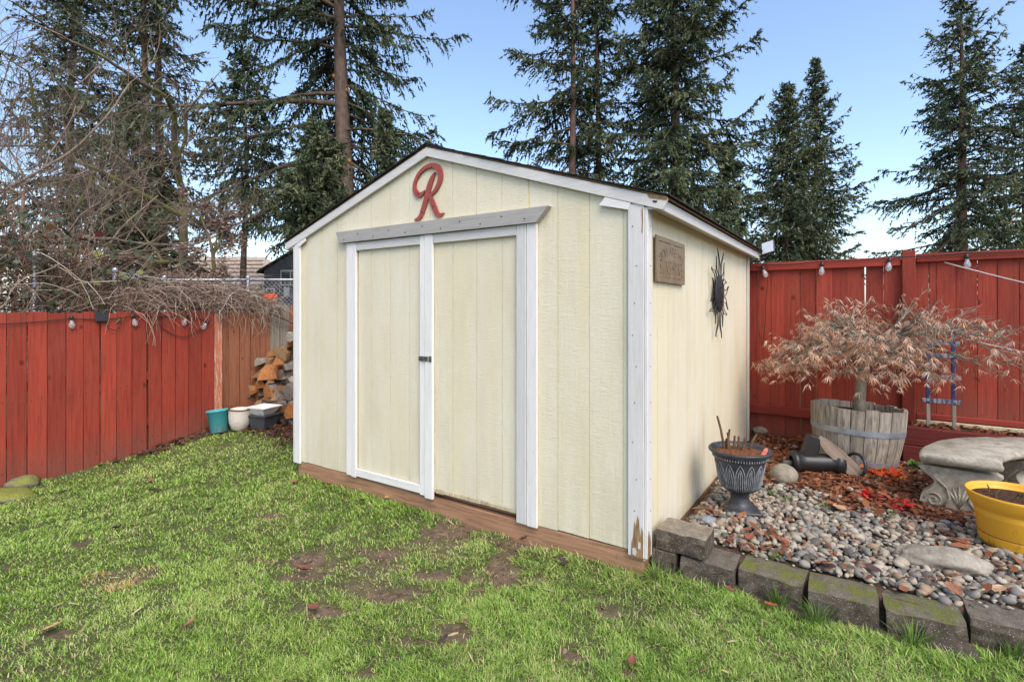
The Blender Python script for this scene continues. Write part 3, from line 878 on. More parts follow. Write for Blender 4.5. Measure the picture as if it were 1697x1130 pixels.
# ------------------------------------------------------------------ cut-metal plaque on the side wall
def letter_splines(ch):
    cu = bpy.data.curves.new('glyph', 'FONT'); cu.body = ch; cu.align_x = 'CENTER'; cu.offset = .022
    o = bpy.data.objects.new('glyph', cu); COL.objects.link(o)
    bpy.context.view_layer.update()
    dg = bpy.context.evaluated_depsgraph_get()
    c2 = o.to_curve(dg)
    out = []
    for s in c2.splines:
        if s.type == 'BEZIER':
            pts = []
            n = len(s.bezier_points)
            for i in range(n):
                a = s.bezier_points[i]; b = s.bezier_points[(i + 1) % n]
                for k in range(4):
                    f = k / 4
                    p = a.co * (1 - f) ** 3 + 3 * a.handle_right * f * (1 - f) ** 2 + 3 * b.handle_left * f * f * (1 - f) + b.co * f ** 3
                    pts.append((p.x, p.y))
            out.append(pts)
        else:
            out.append([(p.co.x, p.co.y) for p in s.points])
    o.to_curve_clear()
    bpy.data.objects.remove(o)
    return out
def plaque():
    wd, hg = .555, .253
    cu = bpy.data.curves.new('plaque_sheet', 'CURVE'); cu.dimensions = '2D'; cu.fill_mode = 'BOTH'; cu.extrude = .002
    def poly(pts):
        s = cu.splines.new('POLY'); s.points.add(len(pts) - 1)
        for p, q in zip(s.points, pts): p.co = (q[0], q[1], 0, 1)
        s.use_cyclic_u = True
    def notch():                       # plate with small notched corners
        c = .016
        a, b = wd / 2, hg / 2
        return [(-a + c, -b), (a - c, -b), (a, -b + c), (a, b - c), (a - c, b), (-a + c, b), (-a, b - c), (-a, -b + c)]
    poly(notch())
    for y in (hg / 2 - .028, -hg / 2 + .028):      # thin border slots
        for x0, x1 in ((-.235, -.02), (.02, .235)):
            poly([(x0, y - .002), (x1, y - .002), (x1, y + .002), (x0, y + .002)])
    def put(ch, x, y, sx, sy, rot):
        for pts in letter_splines(ch):
            r = []
            for px, py in pts:
                a, b = px * sx, py * sy
                r.append((x + a * math.cos(rot) - b * math.sin(rot), y + a * math.sin(rot) + b * math.cos(rot)))
            poly(r)
    word = 'YOU ARE MY'
    for i, ch in enumerate(word):
        if ch == ' ': continue
        a = (i - 4.5) * .088
        x = .47 * math.sin(a); y = -.47 + .47 * math.cos(a) + .030
        put(ch, x, y, .066, .072, -a)
    for i, ch in enumerate('SUNSHINE'):
        put(ch, (i - 3.5) * .058, -.088, .078, .125, 0)
    for x in (-.225, .225):
        poly([(x + .007 * math.cos(k * math.pi / 4), .012 + .007 * math.sin(k * math.pi / 4)) for k in range(8)])
    o = bpy.data.objects.new('tmp', cu); COL.objects.link(o)
    bpy.context.view_layer.update()
    me = bpy.data.meshes.new_from_object(o.evaluated_get(bpy.context.evaluated_depsgraph_get()))
    bpy.data.objects.remove(o)
    root = thing('wall_plaque', 'bronze cut-metal plaque reading YOU ARE MY SUNSHINE on the shed side wall', 'plaque', W(.016, .4015, 1.677), ROT)
    sh = new_obj('metal_sheet', me, M['plaque'], root, (.001, 0, 0), (R(90), 0, R(90)))
    f = MB()
    a, b = wd / 2 - .003, hg / 2 - .003
    f.add(cbox(-.0055, .002, -a - .003, a + .003, b - .004, b + .004, .001)); f.add(cbox(-.0055, .002, -a - .003, a + .003, -b - .004, -b + .004, .001))
    f.add(cbox(-.0055, .002, -a - .003, -a + .005, -b + .005, b - .005, .001)); f.add(cbox(-.0055, .002, a - .005, a + .003, -b + .005, b - .005, .001))
    f.build('rim', M['plaque'], root)
plaque()

# ------------------------------------------------------------------ wire sun on the side wall
def sun_ornament():
    root = thing('sun_ornament', 'black metal sun with wavy wire rays on the shed side wall', 'wall ornament', W(.03, 1.612, 1.521), ROT)
    T = Matrix.Rotation(R(90), 4, 'Y')
    prof = [(0, .016), (.05, .015), (.10, .011), (.135, .006), (.147, .002), (.147, -.002), (.13, .004), (0, .012)]
    MB().add(lathe(prof, 36), 0, T).build('disc', M['iron'], root, smooth=True)
    for pts, r in (([(-.05, .045), (-.03, .055), (-.012, .045)], .005), ([(.012, .045), (.03, .055), (.05, .045)], .005), ([(0, .04), (.006, .0), (-.004, -.02), (.012, -.022)], .006), ([(-.035, -.055), (0, -.07), (.035, -.055)], .006)):
        MB().add(tube([(.014, a, b) for a, b in pts], r, 6)).build('face_relief', M['iron'], root, smooth=True)
    n = 16
    for k in range(n):
        a = 2 * math.pi * (k + .25) / n
        ln = (.205, .135, .165)[k % 3] * (1 + .06 * math.sin(k * 5)); 
        if abs(math.sin(a)) > .93: ln = .215
        wv = .034 * (1 if k % 2 else -1); hw = .027
        pts = []
        for j in range(9):
            f = j / 8; pts.append((.14 + ln * f, -hw * (1 - f) ** .8 + wv * math.sin(f * 5.2) * f))
        for j in range(8, -1, -1):
            f = j / 8; pts.append((.14 + ln * f, hw * (1 - f) ** .8 + wv * math.sin(f * 5.2) * f))
        p3 = [(0.0, r * math.cos(a) - q * math.sin(a), r * math.sin(a) + q * math.cos(a)) for r, q in pts]
        MB().add(tube(p3, .0034, 5)).build('ray', M['iron'], root, smooth=True)
    MB().add(tube([(-.03, 0, 0), (.01, 0, 0)], .01, 8)).build('hanger', M['iron'], root)
sun_ornament()

# ------------------------------------------------------------------ solar lamp on the far eave
def eave_lamp():
    root = thing('solar_lamp', 'small grey solar floodlight fixed under the far shed eave', 'lamp', W(.12, SD + .05, 1.93), ROT + R(-12))
    T = Matrix.Translation((.07, -.02, .075)) @ Matrix.Rotation(R(-14), 4, 'Y') @ Matrix.Rotation(R(-28), 4, 'X')
    MB().add(cbox(-.062, .062, -.011, .011, -.075, .075, .006), 0, T).build('housing', M['iron'], root)
    MB().add(cbox(-.054, .054, -.0135, -.0115, -.066, .066, .001), 0, T).build('face', M['lampface'], root)
    MB().add(tube([(-.02, .02, 0), (.03, .02, .0), (.06, 0, .05)], .009, 6)).build('bracket', M['iron'], root)
eave_lamp()
# ------------------------------------------------------------------ fences
def fence_boards(root, xs, ys, tops, bots, mats, wid, thick=.018, seed=1, along='y', facing=1):
    rnd = random.Random(seed)
    out = []
    for i, (x, y) in enumerate(zip(xs, ys)):
        z0, z1 = bots[i], tops[i]
        w = wid[i] if hasattr(wid, '__len__') else wid
        if along == 'y': vf = cbox(-thick / 2, thick / 2, -w / 2, w / 2, 0, z1 - z0, .003)
        else: vf = cbox(-w / 2, w / 2, -thick / 2, thick / 2, 0, z1 - z0, .003)
        mb_ = MB().add(vf)
        for zr_ in (.12, .5, .88):
            for sw_n in (-.28, .25):
                a_, zc = w * sw_n + rnd.uniform(-.008, .008), (z1 - z0) * zr_ + rnd.uniform(-.02, .02)
                mb_.add(cbox(thick / 2 - .001, thick / 2 + .0012, a_ - .004, a_ + .004, zc - .004, zc + .004, .001) if along == 'y' else cbox(a_ - .004, a_ + .004, -thick / 2 - .0012, -thick / 2 + .001, zc - .004, zc + .004, .001), 1)
        o = mb_.build('board', [M[mats[i]], M['iron']], root, (x + (rnd.uniform(-.003, .003) if along == 'y' else 0), y + (rnd.uniform(-.003, .003) if along == 'x' else 0), z0))
        o.rotation_euler = (rnd.uniform(-.003, .003), rnd.uniform(-.004, .004), rnd.uniform(-.012, .012))
        out.append(o)
    return out
# left fence: x = -5.238, boards about 0.135 wide, red up to y = 0.40
LFX = -5.238
def left_fence():
    root = thing('plank_fence', 'red stained plank fence along the lawn beside the firewood', 'fence', W(0, 0), ROT)
    edges = [-2.02, -1.885, -1.75, -1.615, -1.48, -1.345, -1.21, -1.073, -.938, -.807, -.676, -.541, -.409, -.275]
    rnd = random.Random(8)
    xs, ys, tp, bt, ms, wd = [], [], [], [], [], []
    for a, b in zip(edges[:-1], edges[1:]):
        xs.append(LFX); ys.append((a + b) / 2); wd.append(b - a - .005 - rnd.uniform(0, .003)); tp.append(1.365 + rnd.uniform(-.010, .012)); bt.append(float(ground_h(LFX, a)) - .05); ms.append('red')
    edges = [-.262, -.138, -.009, .126, .262, .395]
    for a, b in zip(edges[:-1], edges[1:]):
        xs.append(LFX + .008); ys.append((a + b) / 2); wd.append(b - a - .005); tp.append(1.37 + rnd.uniform(-.01, .012)); bt.append(float(ground_h(LFX, a)) - .05); ms.append('red')
    fence_boards(root, xs, ys, tp, bt, ms, wd, seed=2)
    for z in (.18, .66, 1.16):
        MB().add(cbox(LFX - .05, LFX - .012, -2.05, .40, z, z + .085, .004)).build('rail', M['red_h'], root)
    for y in (-1.95, -.27):
        MB().add(cbox(LFX - .14, LFX - .052, y - .045, y + .045, -.25, 1.34, .004)).build('post', M['brown'], root)
    r2 = thing('plank_fence', 'unpainted brown plank fence standing behind the firewood pile', 'fence', W(0, 0), ROT)
    MB().add(cbox(LFX - .03, LFX + .022, .400, .488, -.05, 1.345, .004)).build('post', M['salmon'], r2)
    edges = [.495, .568, .695, .826, .948, 1.08, 1.219, 1.34, 1.446, 1.58, 1.715, 1.85, 1.985, 2.12, 2.255, 2.39, 2.525, 2.66, 2.795, 2.93, 3.06]
    xs, ys, tp, bt, ms, wd = [], [], [], [], [], []
    for i, (a, b) in enumerate(zip(edges[:-1], edges[1:])):
        xs.append(LFX); ys.append((a + b) / 2); wd.append(b - a - .006); tp.append((1.36 if b < 1.3 else 1.44) + rnd.uniform(-.012, .012)); bt.append(-.02); ms.append('greywood' if i in (5, 6) else 'brown')
    fence_boards(r2, xs, ys, tp, bt, ms, wd, seed=3)
    for z in (.2, .7, 1.2):
        MB().add(cbox(LFX - .05, LFX - .012, .41, 3.1, z, z + .085, .004)).build('rail', M['brown'], r2)
    MB().add(cbox(LFX - .14, LFX - .02, 1.15, 1.27, -.1, 1.50, .006)).build('post', M['greywood'], r2)
    return root
left_fence()
RFY = 3.2
def right_fence():
    root = thing('board_fence', 'tall red board fence with cap rails behind the planted barrel', 'fence', W(0, 0), ROT)
    rnd = random.Random(4)
    e1 = [-.85 + .1335 * k for k in range(6)] + [-.057 * -1 - .0, .192, .319, .452, .585, .717, .848, .981, 1.117, 1.249]
    e1 = [-.88, -.745, -.61, -.475, -.34, -.205, -.075, .057, .192, .319, .452, .585, .717, .848, .981, 1.117, 1.249]
    e2 = [1.347, 1.442, 1.489 + .005, 1.623, 1.762, 1.893, 2.025, 2.16, 2.295, 2.43, 2.565, 2.70, 2.835, 2.97, 3.1, 3.235, 3.37, 3.5, 3.635, 3.77]
    for e, top in ((e1, 1.845), (e2, 1.855)):
        xs, ys, tp, bt, ms, wd = [], [], [], [], [], []
        for a, b in zip(e[:-1], e[1:]):
            xs.append((a + b) / 2); ys.append(RFY); wd.append(b - a - rnd.choice((.0006, .001, .0018, .003))); tp.append(top); bt.append(.02 if e is e1 else .30); ms.append('red')
        fence_boards(root, xs, ys, tp, bt, ms, wd, seed=6, along='x')
    MB().add(cbox(-.88, 1.245, RFY - .052, RFY - .013, 1.787, 1.868, .005)).build('rail', M['red_h'], root)
    MB().add(cbox(1.352, 3.8, RFY - .052, RFY - .013, 1.812, 1.886, .005)).build('rail', M['red_h'], root)
    MB().add(cbox(-.88, 1.245, RFY - .050, RFY - .013, .335, .425, .005)).build('rail', M['red_h'], root)
    MB().add(cbox(1.352, 3.8, RFY - .055, RFY - .013, .435, .482, .005)).build('rail', M['red_h'], root)
    MB().add(cbox(1.250, 1.347, RFY - .070, RFY + .03, .05, 1.918, .005)).build('post', M['red'], root)
    MB().add(cbox(-.78, 3.8, RFY + .012, RFY + .05, 1.0, 1.09, .005)).build('rail', M['red_h'], root)
    MB().add(cbox(1.352, 3.8, RFY - .06, RFY + .02, .25, .428, .005)).build('kick_board', M['chipwood'], root)
right_fence()

# ------------------------------------------------------------------ string lights
bulb_prof = [(.012, 0), (.0135, -.012), (.020, -.030), (.0255, -.048), (.0245, -.064), (.017, -.080), (.007, -.087), (.0, -.088)]
def bulb(root, p, tilt=(0, 0, 0)):
    s = MB().add(lathe([(0, .036), (.010, .036), (.0125, .026), (.0165, .020), (.0165, -.004), (.0135, -.008), (0, -.008)], 12)).build('socket', M['blackplastic'], root, p, tilt, True)
    b = MB().add(lathe(bulb_prof, 14)).build('bulb', M['glass'], s, (0, 0, -.006), (0, 0, 0), True)
    MB().add(tube([(0, 0, -.01), (.004, 0, -.04), (-.004, 0, -.055), (0, 0, -.012)], .0025, 5)).build('filament', M['filament'], s)
def sagline(pts, sag, n=10):
    out = []
    for a, b in zip(pts[:-1], pts[1:]):
        a, b = Vector(a), Vector(b)
        for k in range(n):
            f = k / n; p = a.lerp(b, f); p.z -= sag * 4 * f * (1 - f); out.append(p)
    out.append(Vector(pts[-1]))
    return out
def strings():
    y = RFY - .068
    r = thing('string_light', 'string of clear bulbs on black cord along the tall red fence', 'string light', W(0, 0), ROT)
    bx = [(.128, 1.822), (.638, 1.832), (1.160, 1.846), (1.689, 1.848), (2.22, 1.85), (2.75, 1.85)]
    p = [(.06, y + .012, 1.83)] + [(x, y, z + .025) for x, z in bx] + [(3.3, y, 1.88)]
    MB().add(tube(sagline(p, .012), .0045, 5)).build('cord', M['cord'], r, smooth=True)
    for i, (x, z) in enumerate(bx): bulb(r, (x, y - .004, z - .018), (R(12 * math.sin(i * 3)), R((-18, 4, 6, -3, 3, 8)[i]), 0))
    w = thing('loose_wire', 'thin black wire hanging down the red fence next to the shed', 'wire', W(0, 0), ROT)
    q = [(.085, y, 1.80), (.066, y - .004, 1.62), (.072, y, 1.45), (.070, y - .004, 1.25), (.098, y, 1.12), (.118, y, 1.02), (.128, y, 1.10), (.150, y, 1.30), (.148, y - .004, 1.45), (.166, y, 1.65), (.168, y, 1.80), (.160, y - .01, 1.90)]
    MB().add(tube(q, .0032, 5)).build('wire', M['cord'], w, smooth=True)
    def rope(lbl, a, b, sag):
        o = MB().add(tube(sagline([a, b], sag, 14), .0042, 5)).build('rope', M['white_rope'], None, W(0, 0), ROT, True)
        tag(o, lbl, 'rope')
    rope('upper white rope slanting across the red fence from near the post', (1.545, y + .005, 1.80), (2.75, RFY - .9, 1.30), .02)
    rope('lower white rope running from the blue ladder towards the frame edge', (1.62, RFY - .30, 1.165), (2.9, RFY - .55, .88), .02)
    # left fence
    x = LFX + .03
    r = thing('string_light', 'string of clear bulbs on black cord along the low plank fence', 'string light', W(0, 0), ROT)
    b2 = [(-.905, 1.335), (-.405, 1.340), (.085, 1.335), (.305, 1.275)]
    p = [(x, -1.75, 1.24), (x, -1.40, 1.262)] + [(x, yy, z - .02) for yy, z in b2[:3]] + [(x, .25, 1.30), (x, .33, 1.29), (x, .305, 1.25)]
    p = [(x, -1.75, 1.262), (x, -1.35, 1.272), (x, -.905, 1.312), (x, -.62, 1.302), (x, -.405, 1.332), (x, -.16, 1.318), (x, .085, 1.335), (x, .22, 1.30), (x, .305, 1.262)]
    MB().add(tube(sagline(p, .006), .0045, 5)).build('cord', M['cord'], r, smooth=True)
    for i, (yy, z) in enumerate(b2): bulb(r, (x + .004, yy, z - .03), (R((3, 14, -10, -32)[i]), R(6), 0))
    w = thing('loose_wire', 'black wire looping down from the cord at the end of the red planks', 'wire', W(0, 0), ROT)
    q = sagline([(x + .006, -.25, 1.33), (x + .01, .02, 1.10), (x + .01, .28, 1.22), (x + .006, .32, 1.27)], .04, 8)
    MB().add(tube(q, .004, 5)).build('wire', M['cord'], w, smooth=True)
    s = thing('solar_charger', 'small square black solar panel on top of the red plank fence', 'solar panel', W(LFX + .035, -.675, 1.325), ROT)
    T = Matrix.Rotation(R(-14), 4, 'Y')
    MB().add(cbox(-.008, .008, -.052, .052, -.05, .05, .003), 0, T).build('housing', M['blackplastic'], s)
    MB().add(cbox(.0085, .0105, -.045, .045, -.043, .043, .001), 0, T).build('cell', M['panelglass'], s)
    MB().add(tube([(.0, .03, -.05), (.006, .06, -.12), (.006, .12, -.14), (.006, .16, -.08), (.004, .165, -.02)], .0035, 5)).build('lead', M['cord'], s, smooth=True)
strings()

# ------------------------------------------------------------------ retaining wall of split-face blocks
def rough_block(w, d, h, seed, taper=.02):
    bm = bmesh.new()
    bmesh.ops.create_grid(bm, x_segments=1, y_segments=1, size=.5)
    bm.free()
    from mathutils import noise
    nx, ny, nz = 7, 4, 4
    V = []; F = []; idx = {}
    def vid(i, j, k):
        key = (i, j, k)
        if key not in idx:
            fx, fy, fz = i / nx, j / ny, k / nz
            x = -w / 2 + w * fx; y = -d / 2 + d * fy; z = h * fz
            x *= 1 - taper * fy * 4
            p = Vector((x * 22 + seed * 3.1, y * 22, z * 22))
            if j == 0: y += noise.noise(p) * .011 + noise.noise(p * 2.3) * .006 - .003
            if j == 0 and k == nz: y += .006; z -= abs(noise.noise(p * 1.7)) * .008
            if k == nz: z += noise.noise(p * .8) * .003
            if i in (0, nx): x += noise.noise(p * 1.1) * .004 - (.004 if i else -.004) * (1 if j == 0 else 0)
            idx[key] = len(V); V.append((x, y, z))
        return idx[key]
    for i in range(nx):
        for k in range(nz):
            F.append((vid(i, 0, k), vid(i + 1, 0, k), vid(i + 1, 0, k + 1), vid(i, 0, k + 1)))
            F.append((vid(i + 1, ny, k), vid(i, ny, k), vid(i, ny, k + 1), vid(i + 1, ny, k + 1)))
    for j in range(ny):
        for k in range(nz):
            F.append((vid(0, j + 1, k), vid(0, j, k), vid(0, j, k + 1), vid(0, j + 1, k + 1)))
            F.append((vid(nx, j, k), vid(nx, j + 1, k), vid(nx, j + 1, k + 1), vid(nx, j, k + 1)))
        for i in range(nx):
            F.append((vid(i, j, nz), vid(i + 1, j, nz), vid(i + 1, j + 1, nz), vid(i, j + 1, nz)))
            F.append((vid(i, j + 1, 0), vid(i + 1, j + 1, 0), vid(i + 1, j, 0), vid(i, j, 0)))
    return V, F
rw = thing('retaining_wall', 'low wall of mossy split-face concrete blocks edging the gravel', 'retaining wall', W(0, 0), ROT)
BL = [(.070, .105, .13, .15, .20, -.02, 0, 'block'), (.282, .125, .27, .142, .2, -.02, 1, 'block'), (.575, .150, .29, .134, .2, -.015, -3, 'block'),
      (.868, .128, .275, .136, .2, -.012, 2, 'block'), (1.158, .158, .28, .124, .2, -.008, 4, 'block'), (1.455, .262, .29, .126, .2, -.005, 2, 'block'), (1.76, .285, .295, .13, .2, -.005, 2, 'block'), (2.065, .30, .295, .133, .2, -.005, 1, 'block'), (2.37, .31, .295, .13, .2, -.005, 1, 'block')]
for i, (x, y, w, h, d, z, rz, m) in enumerate(BL):
    V_, F_ = rough_block(w - .003, d, h, i + 1, .008)
    bk = MB(); bk.add((V_, F_)); bk.M = [1 if min(V_[q][2] for q in f) > h - .02 else 0 for f in F_]
    bk.build('block', [M[m], M['block_top']], rw, (x, y + .07, z - .012), (R(.6 * math.sin(i * 2.2)), R(1.2 * math.sin(i * 1.3)), R(rz)))
V_, F_ = rough_block(.262, .19, .100, 21, .012)
ub = MB(); ub.add((V_, F_))
ub.M = [1 if min(V_[i][2] for i in f) > .082 else 0 for f in F_]  # upper block: tan on the top faces, darker block colour on the rest
ub.build('block', [M['block'], M['block_tan']], rw, (.158, .185, .126), (0, 0, R(-1)))
# broken shards of the cracked block
shard = [(-.07, 0), (.06, 0), (.075, .05), (.02, .11), (-.05, .085)]
MB().add(prism(shard, -.02, .02, 'y')).build('broken_piece', M['block'], rw, (1.21, .095, -.01), (R(-24), R(4), R(-6)))
MB().add(prism([(-.04, 0), (.05, 0), (.03, .07), (-.03, .08)], -.015, .02, 'y')).build('broken_piece', M['block'], rw, (1.29, .085, -.012), (R(-30), R(-6), R(10)))

# ------------------------------------------------------------------ gravel
def pebble_mesh(seed):
    rnd = random.Random(seed)
    return blob(1.0, rnd.uniform(.55, .95), rnd.uniform(.36, .66), seed, .26, 2, 1.3)
PEB = [pebble_mesh(k) for k in range(9)]
PEB1 = [blob(1, .78, .52, 40 + k, .14, 1, 1.1) for k in range(6)]
OBST = []                              # (x, y, r) spots kept clear, yard frame
def gravel():
    rng = np.random.default_rng(7)
    cand = []
    y = .22
    while y < 3.12:
        x = .03
        step = .028
        while x < 3.4:
            cand.append((x + rng.uniform(-.015, .015), y + rng.uniform(-.015, .015)))
            x += step
        y += step
    c = np.array(cand)
    wx = YX + CO * c[:, 0] - SI * c[:, 1]; wy = YY + SI * c[:, 0] + CO * c[:, 1]
    inview = (wx / wy < 1.12)
    mul = mulch_mask(c[:, 0], c[:, 1])
    keep = inview & (rng.random(len(c)) > mul * .93) & (c[:, 1] > .325)
    keep &= ~((c[:, 0] < .33) & (c[:, 1] < .29))
    keep &= ~((c[:, 0] > 1.2) & (c[:, 1] > 2.74)) & ~((c[:, 0] > 1.3) & (c[:, 1] < .42))
    c = c[keep]; wx = wx[keep]; wy = wy[keep]
    n = len(c)
    order = np.argsort(wy * 1.0 + np.abs(c[:, 1]) * .0)
    sz = rng.gamma(5, .0028, n) + .0045
    sz = np.clip(sz, .011, .032) * np.where(rng.random(n) < .04, 1.4, 1.0)
    tilt = rng.normal(0, .28, (n, 2)); rz = rng.uniform(0, 6.28, n)
    zz = ground_h(c[:, 0], c[:, 1]) + sz * .35 + rng.uniform(-.004, .016, n) + .008 + (vnoise(c[:, 0] * 4, c[:, 1] * 4, 9) - .5) * .02
    gv = None
    big = np.zeros(n, bool)
    score = sz / wy
    big[np.argsort(-score)[:300]] = True
    Vs = []; Fs = []; b = 0
    for i in np.nonzero(~big)[0]:
        lib = PEB if wy[i] < 3.4 else PEB1
        V, F = lib[i % len(lib)]
        key = id(V)
        A = np_cache.setdefault(key, (np.array(V), np.array(F)))
        E = np.array(Euler((tilt[i, 0], tilt[i, 1], rz[i])).to_matrix())
        Vs.append(A[0] * sz[i] @ E.T + np.array([c[i, 0], c[i, 1], zz[i]])); Fs.append(A[1] + b); b += len(V)
    ic = bmesh.new(); bmesh.ops.create_icosphere(ic, subdivisions=1, radius=1)
    iv = np.array([v.co[:] for v in ic.verts]); iff = np.array([[v.index for v in f.verts] for f in ic.faces]); ic.free()
    ng = 3600
    gx = rng.uniform(.03, 2.4, ng); gy = rng.uniform(.30, 2.3, ng); gs = rng.uniform(.004, .010, ng)
    gz_ = ground_h(gx, gy) + rng.uniform(.006, .026, ng)
    sc3 = np.stack([gs * rng.uniform(.8, 1.5, ng), gs, gs * rng.uniform(.4, .8, ng)], 1)
    GV = iv[None] * sc3[:, None, :] + np.stack([gx, gy, gz_], 1)[:, None, :]
    Vs.append(GV.reshape(-1, 3)); Fs.append((iff[None] + (np.arange(ng) * len(iv))[:, None, None]).reshape(-1, 3) + b)
    me = np_mesh('gravel', np.concatenate(Vs), np.concatenate(Fs), None, True)
    g = new_obj('gravel', me, M['pebble'], None, W(0, 0), ROT)
    tag(g, 'bed of grey and tan river pebbles behind the block wall', 'gravel', None, 'stuff')
    meshes = []
    for k, (V, F) in enumerate(PEB):
        pm = py_mesh('pebble', V, F); pm.materials.append(M['pebble']); pm.polygons.foreach_set('use_smooth', np.ones(len(F), bool)); meshes.append(pm)
    for i in np.nonzero(big)[0]:
        o = bpy.data.objects.new('pebble', meshes[i % len(meshes)])
        COL.objects.link(o); o.parent = g
        o.location = (c[i, 0], c[i, 1], zz[i]); o.rotation_euler = (tilt[i, 0], tilt[i, 1], rz[i]); o.scale = (sz[i],) * 3
np_cache = {}
def mulch_mask(x, y):
    d = np.sqrt(((x - .72) / .85) ** 2 + ((y - 2.15) / .85) ** 2)
    d2 = np.sqrt(((x - .25) / .5) ** 2 + ((y - 2.7) / .8) ** 2)
    d3 = np.sqrt(((x - 1.05) / .75) ** 2 + ((y - 1.65) / .50) ** 2) + .12
    d = np.minimum(np.minimum(d, d2), d3) + (vnoise(x * 6, y * 6, 12) - .5) * .7
    return 1 - sstep(.6, 1.1, d)
gravel()
def scatter_chips(name, label, cat, mat, n, region, size, mask, seed, zoff=.012, curl=.3, kind='stuff', aspect=3.2):
    rng = np.random.default_rng(seed)
    x0, x1, y0, y1 = region
    x = rng.uniform(x0, x1, n * 3); y = rng.uniform(y0, y1, n * 3)
    k = rng.random(n * 3) < mask(x, y)
    x = x[k][:n]; y = y[k][:n]; n = len(x)
    a = rng.uniform(0, 6.28, n); ln = size * np.clip(rng.gamma(4, .25, n), .2, 1.9); wd = ln / aspect * rng.uniform(.5, 1.3, n)
    z = ground_h(x, y) + zoff + rng.uniform(0, .022, n)
    ca, sa = np.cos(a), np.sin(a)
    tl = rng.normal(0, curl, (n, 2))
    V = np.zeros((n, 6, 3))
    for j, (p, q, up) in enumerate([(-1, -.5, 0), (-1, .5, 0), (0, 1, .35), (1, .45, 0), (1, -.45, 0), (0, -1, .25)]):
        V[:, j, 0] = x + ca * p * ln / 2 - sa * q * wd / 2
        V[:, j, 1] = y + sa * p * ln / 2 + ca * q * wd / 2
        V[:, j, 2] = z + up * wd * .6 + p * tl[:, 0] * ln / 2 + q * tl[:, 1] * wd / 2
    base = (np.arange(n) * 6)[:, None]
    F = np.concatenate([base + np.array([0, 5, 2, 1]), base + np.array([5, 4, 3, 2])])
    t = np.repeat(rng.beta(2, 2, n), 6)
    me = np_mesh(name, V.reshape(-1, 3), F, {'tint': t})
    o = new_obj(name, me, M[mat], None, W(0, 0), ROT)
    tag(o, label, cat, None, kind)
    return o
scatter_chips('mulch_litter', 'red-brown bark chips and fallen needles round the barrel', 'mulch', 'mulch', 8500, (.0, 2.2, 1.0, 3.18), .045, lambda x, y: mulch_mask(x, y), 31, .016, .25)
scatter_chips('mulch_litter', 'sparse brown chips and dead leaves among the near pebbles', 'mulch', 'mulch', 900, (.05, 2.8, .3, 1.9), .042, lambda x, y: .25 + .75 * (vnoise(x * 4, y * 4, 5) > .6), 32, .034, .25, 'stuff', 2.4)
scatter_chips('leaf_litter', 'dark fallen leaves along the foot of the plank fence', 'leaf litter', 'litter', 2600, (-5.2, -3.1, -.9, 1.2), .034, lambda x, y: np.maximum((1 - sstep(.04, .34, x + 5.22)) * sstep(-.9, -.1, y), sstep(.30, .6, y) * .9), 33, .006, .3, 'stuff', 1.8)

# ------------------------------------------------------------------ half barrel
def ring_mesh(r0, r1, z0, z1, th, n=40):
    return lathe([(r0, z0), (r0 + th, z0), (r1 + th, z1), (r1, z1), (r0, z0)], n)
BAR = ground_at(1417, 768)
def barrel():
    root = thing('half_barrel', 'weathered grey oak half barrel planter holding the dry maple', 'planter', (BAR.x, BAR.y, .10), (R(-1.2), R(3.0), 0))
    hgt = .49
    def rad(z): f = z / hgt; return .272 + .068 * math.sin(min(1, f * .93 + .06) * math.pi / 2)
    n = 22
    for k in range(n):
        a0 = 2 * math.pi * (k + .03) / n; a1 = 2 * math.pi * (k + .97) / n
        top = hgt + random.Random(k).uniform(-.012, .006)
        V = []; F = []
        zs = [0, .12, .25, .38, top]
        for z in zs:
            for rr_, aa in ((rad(z), a0), (rad(z) + .003, (a0 + a1) / 2), (rad(z), a1), (rad(z) - .024, a1), (rad(z) - .024, a0)):
                V.append((rr_ * math.cos(aa), rr_ * math.sin(aa), z))
        for i in range(len(zs) - 1):
            for j in range(5):
                F.append((i * 5 + j, i * 5 + (j + 1) % 5, i * 5 + 5 + (j + 1) % 5, i * 5 + 5 + j))
        F.append((4, 3, 2, 1, 0)); F.append(tuple(20 + j for j in range(5)))
        MB().add((V, F)).build('stave', M['stave'], root)
    for z0, z1 in ((.035, .085), (.285, .330)):
        MB().add(ring_mesh(rad(z0) + .0035, rad(z1) + .0035, z0, z1, .003, 48)).build('hoop', M['hoop'], root, smooth=False)
    V, F = lathe([(.0, .445), (.12, .450), (.24, .440), (.312, .428)], 28)
    MB().add((V, F)).build('soil', M['soil'], root, smooth=True)
barrel()

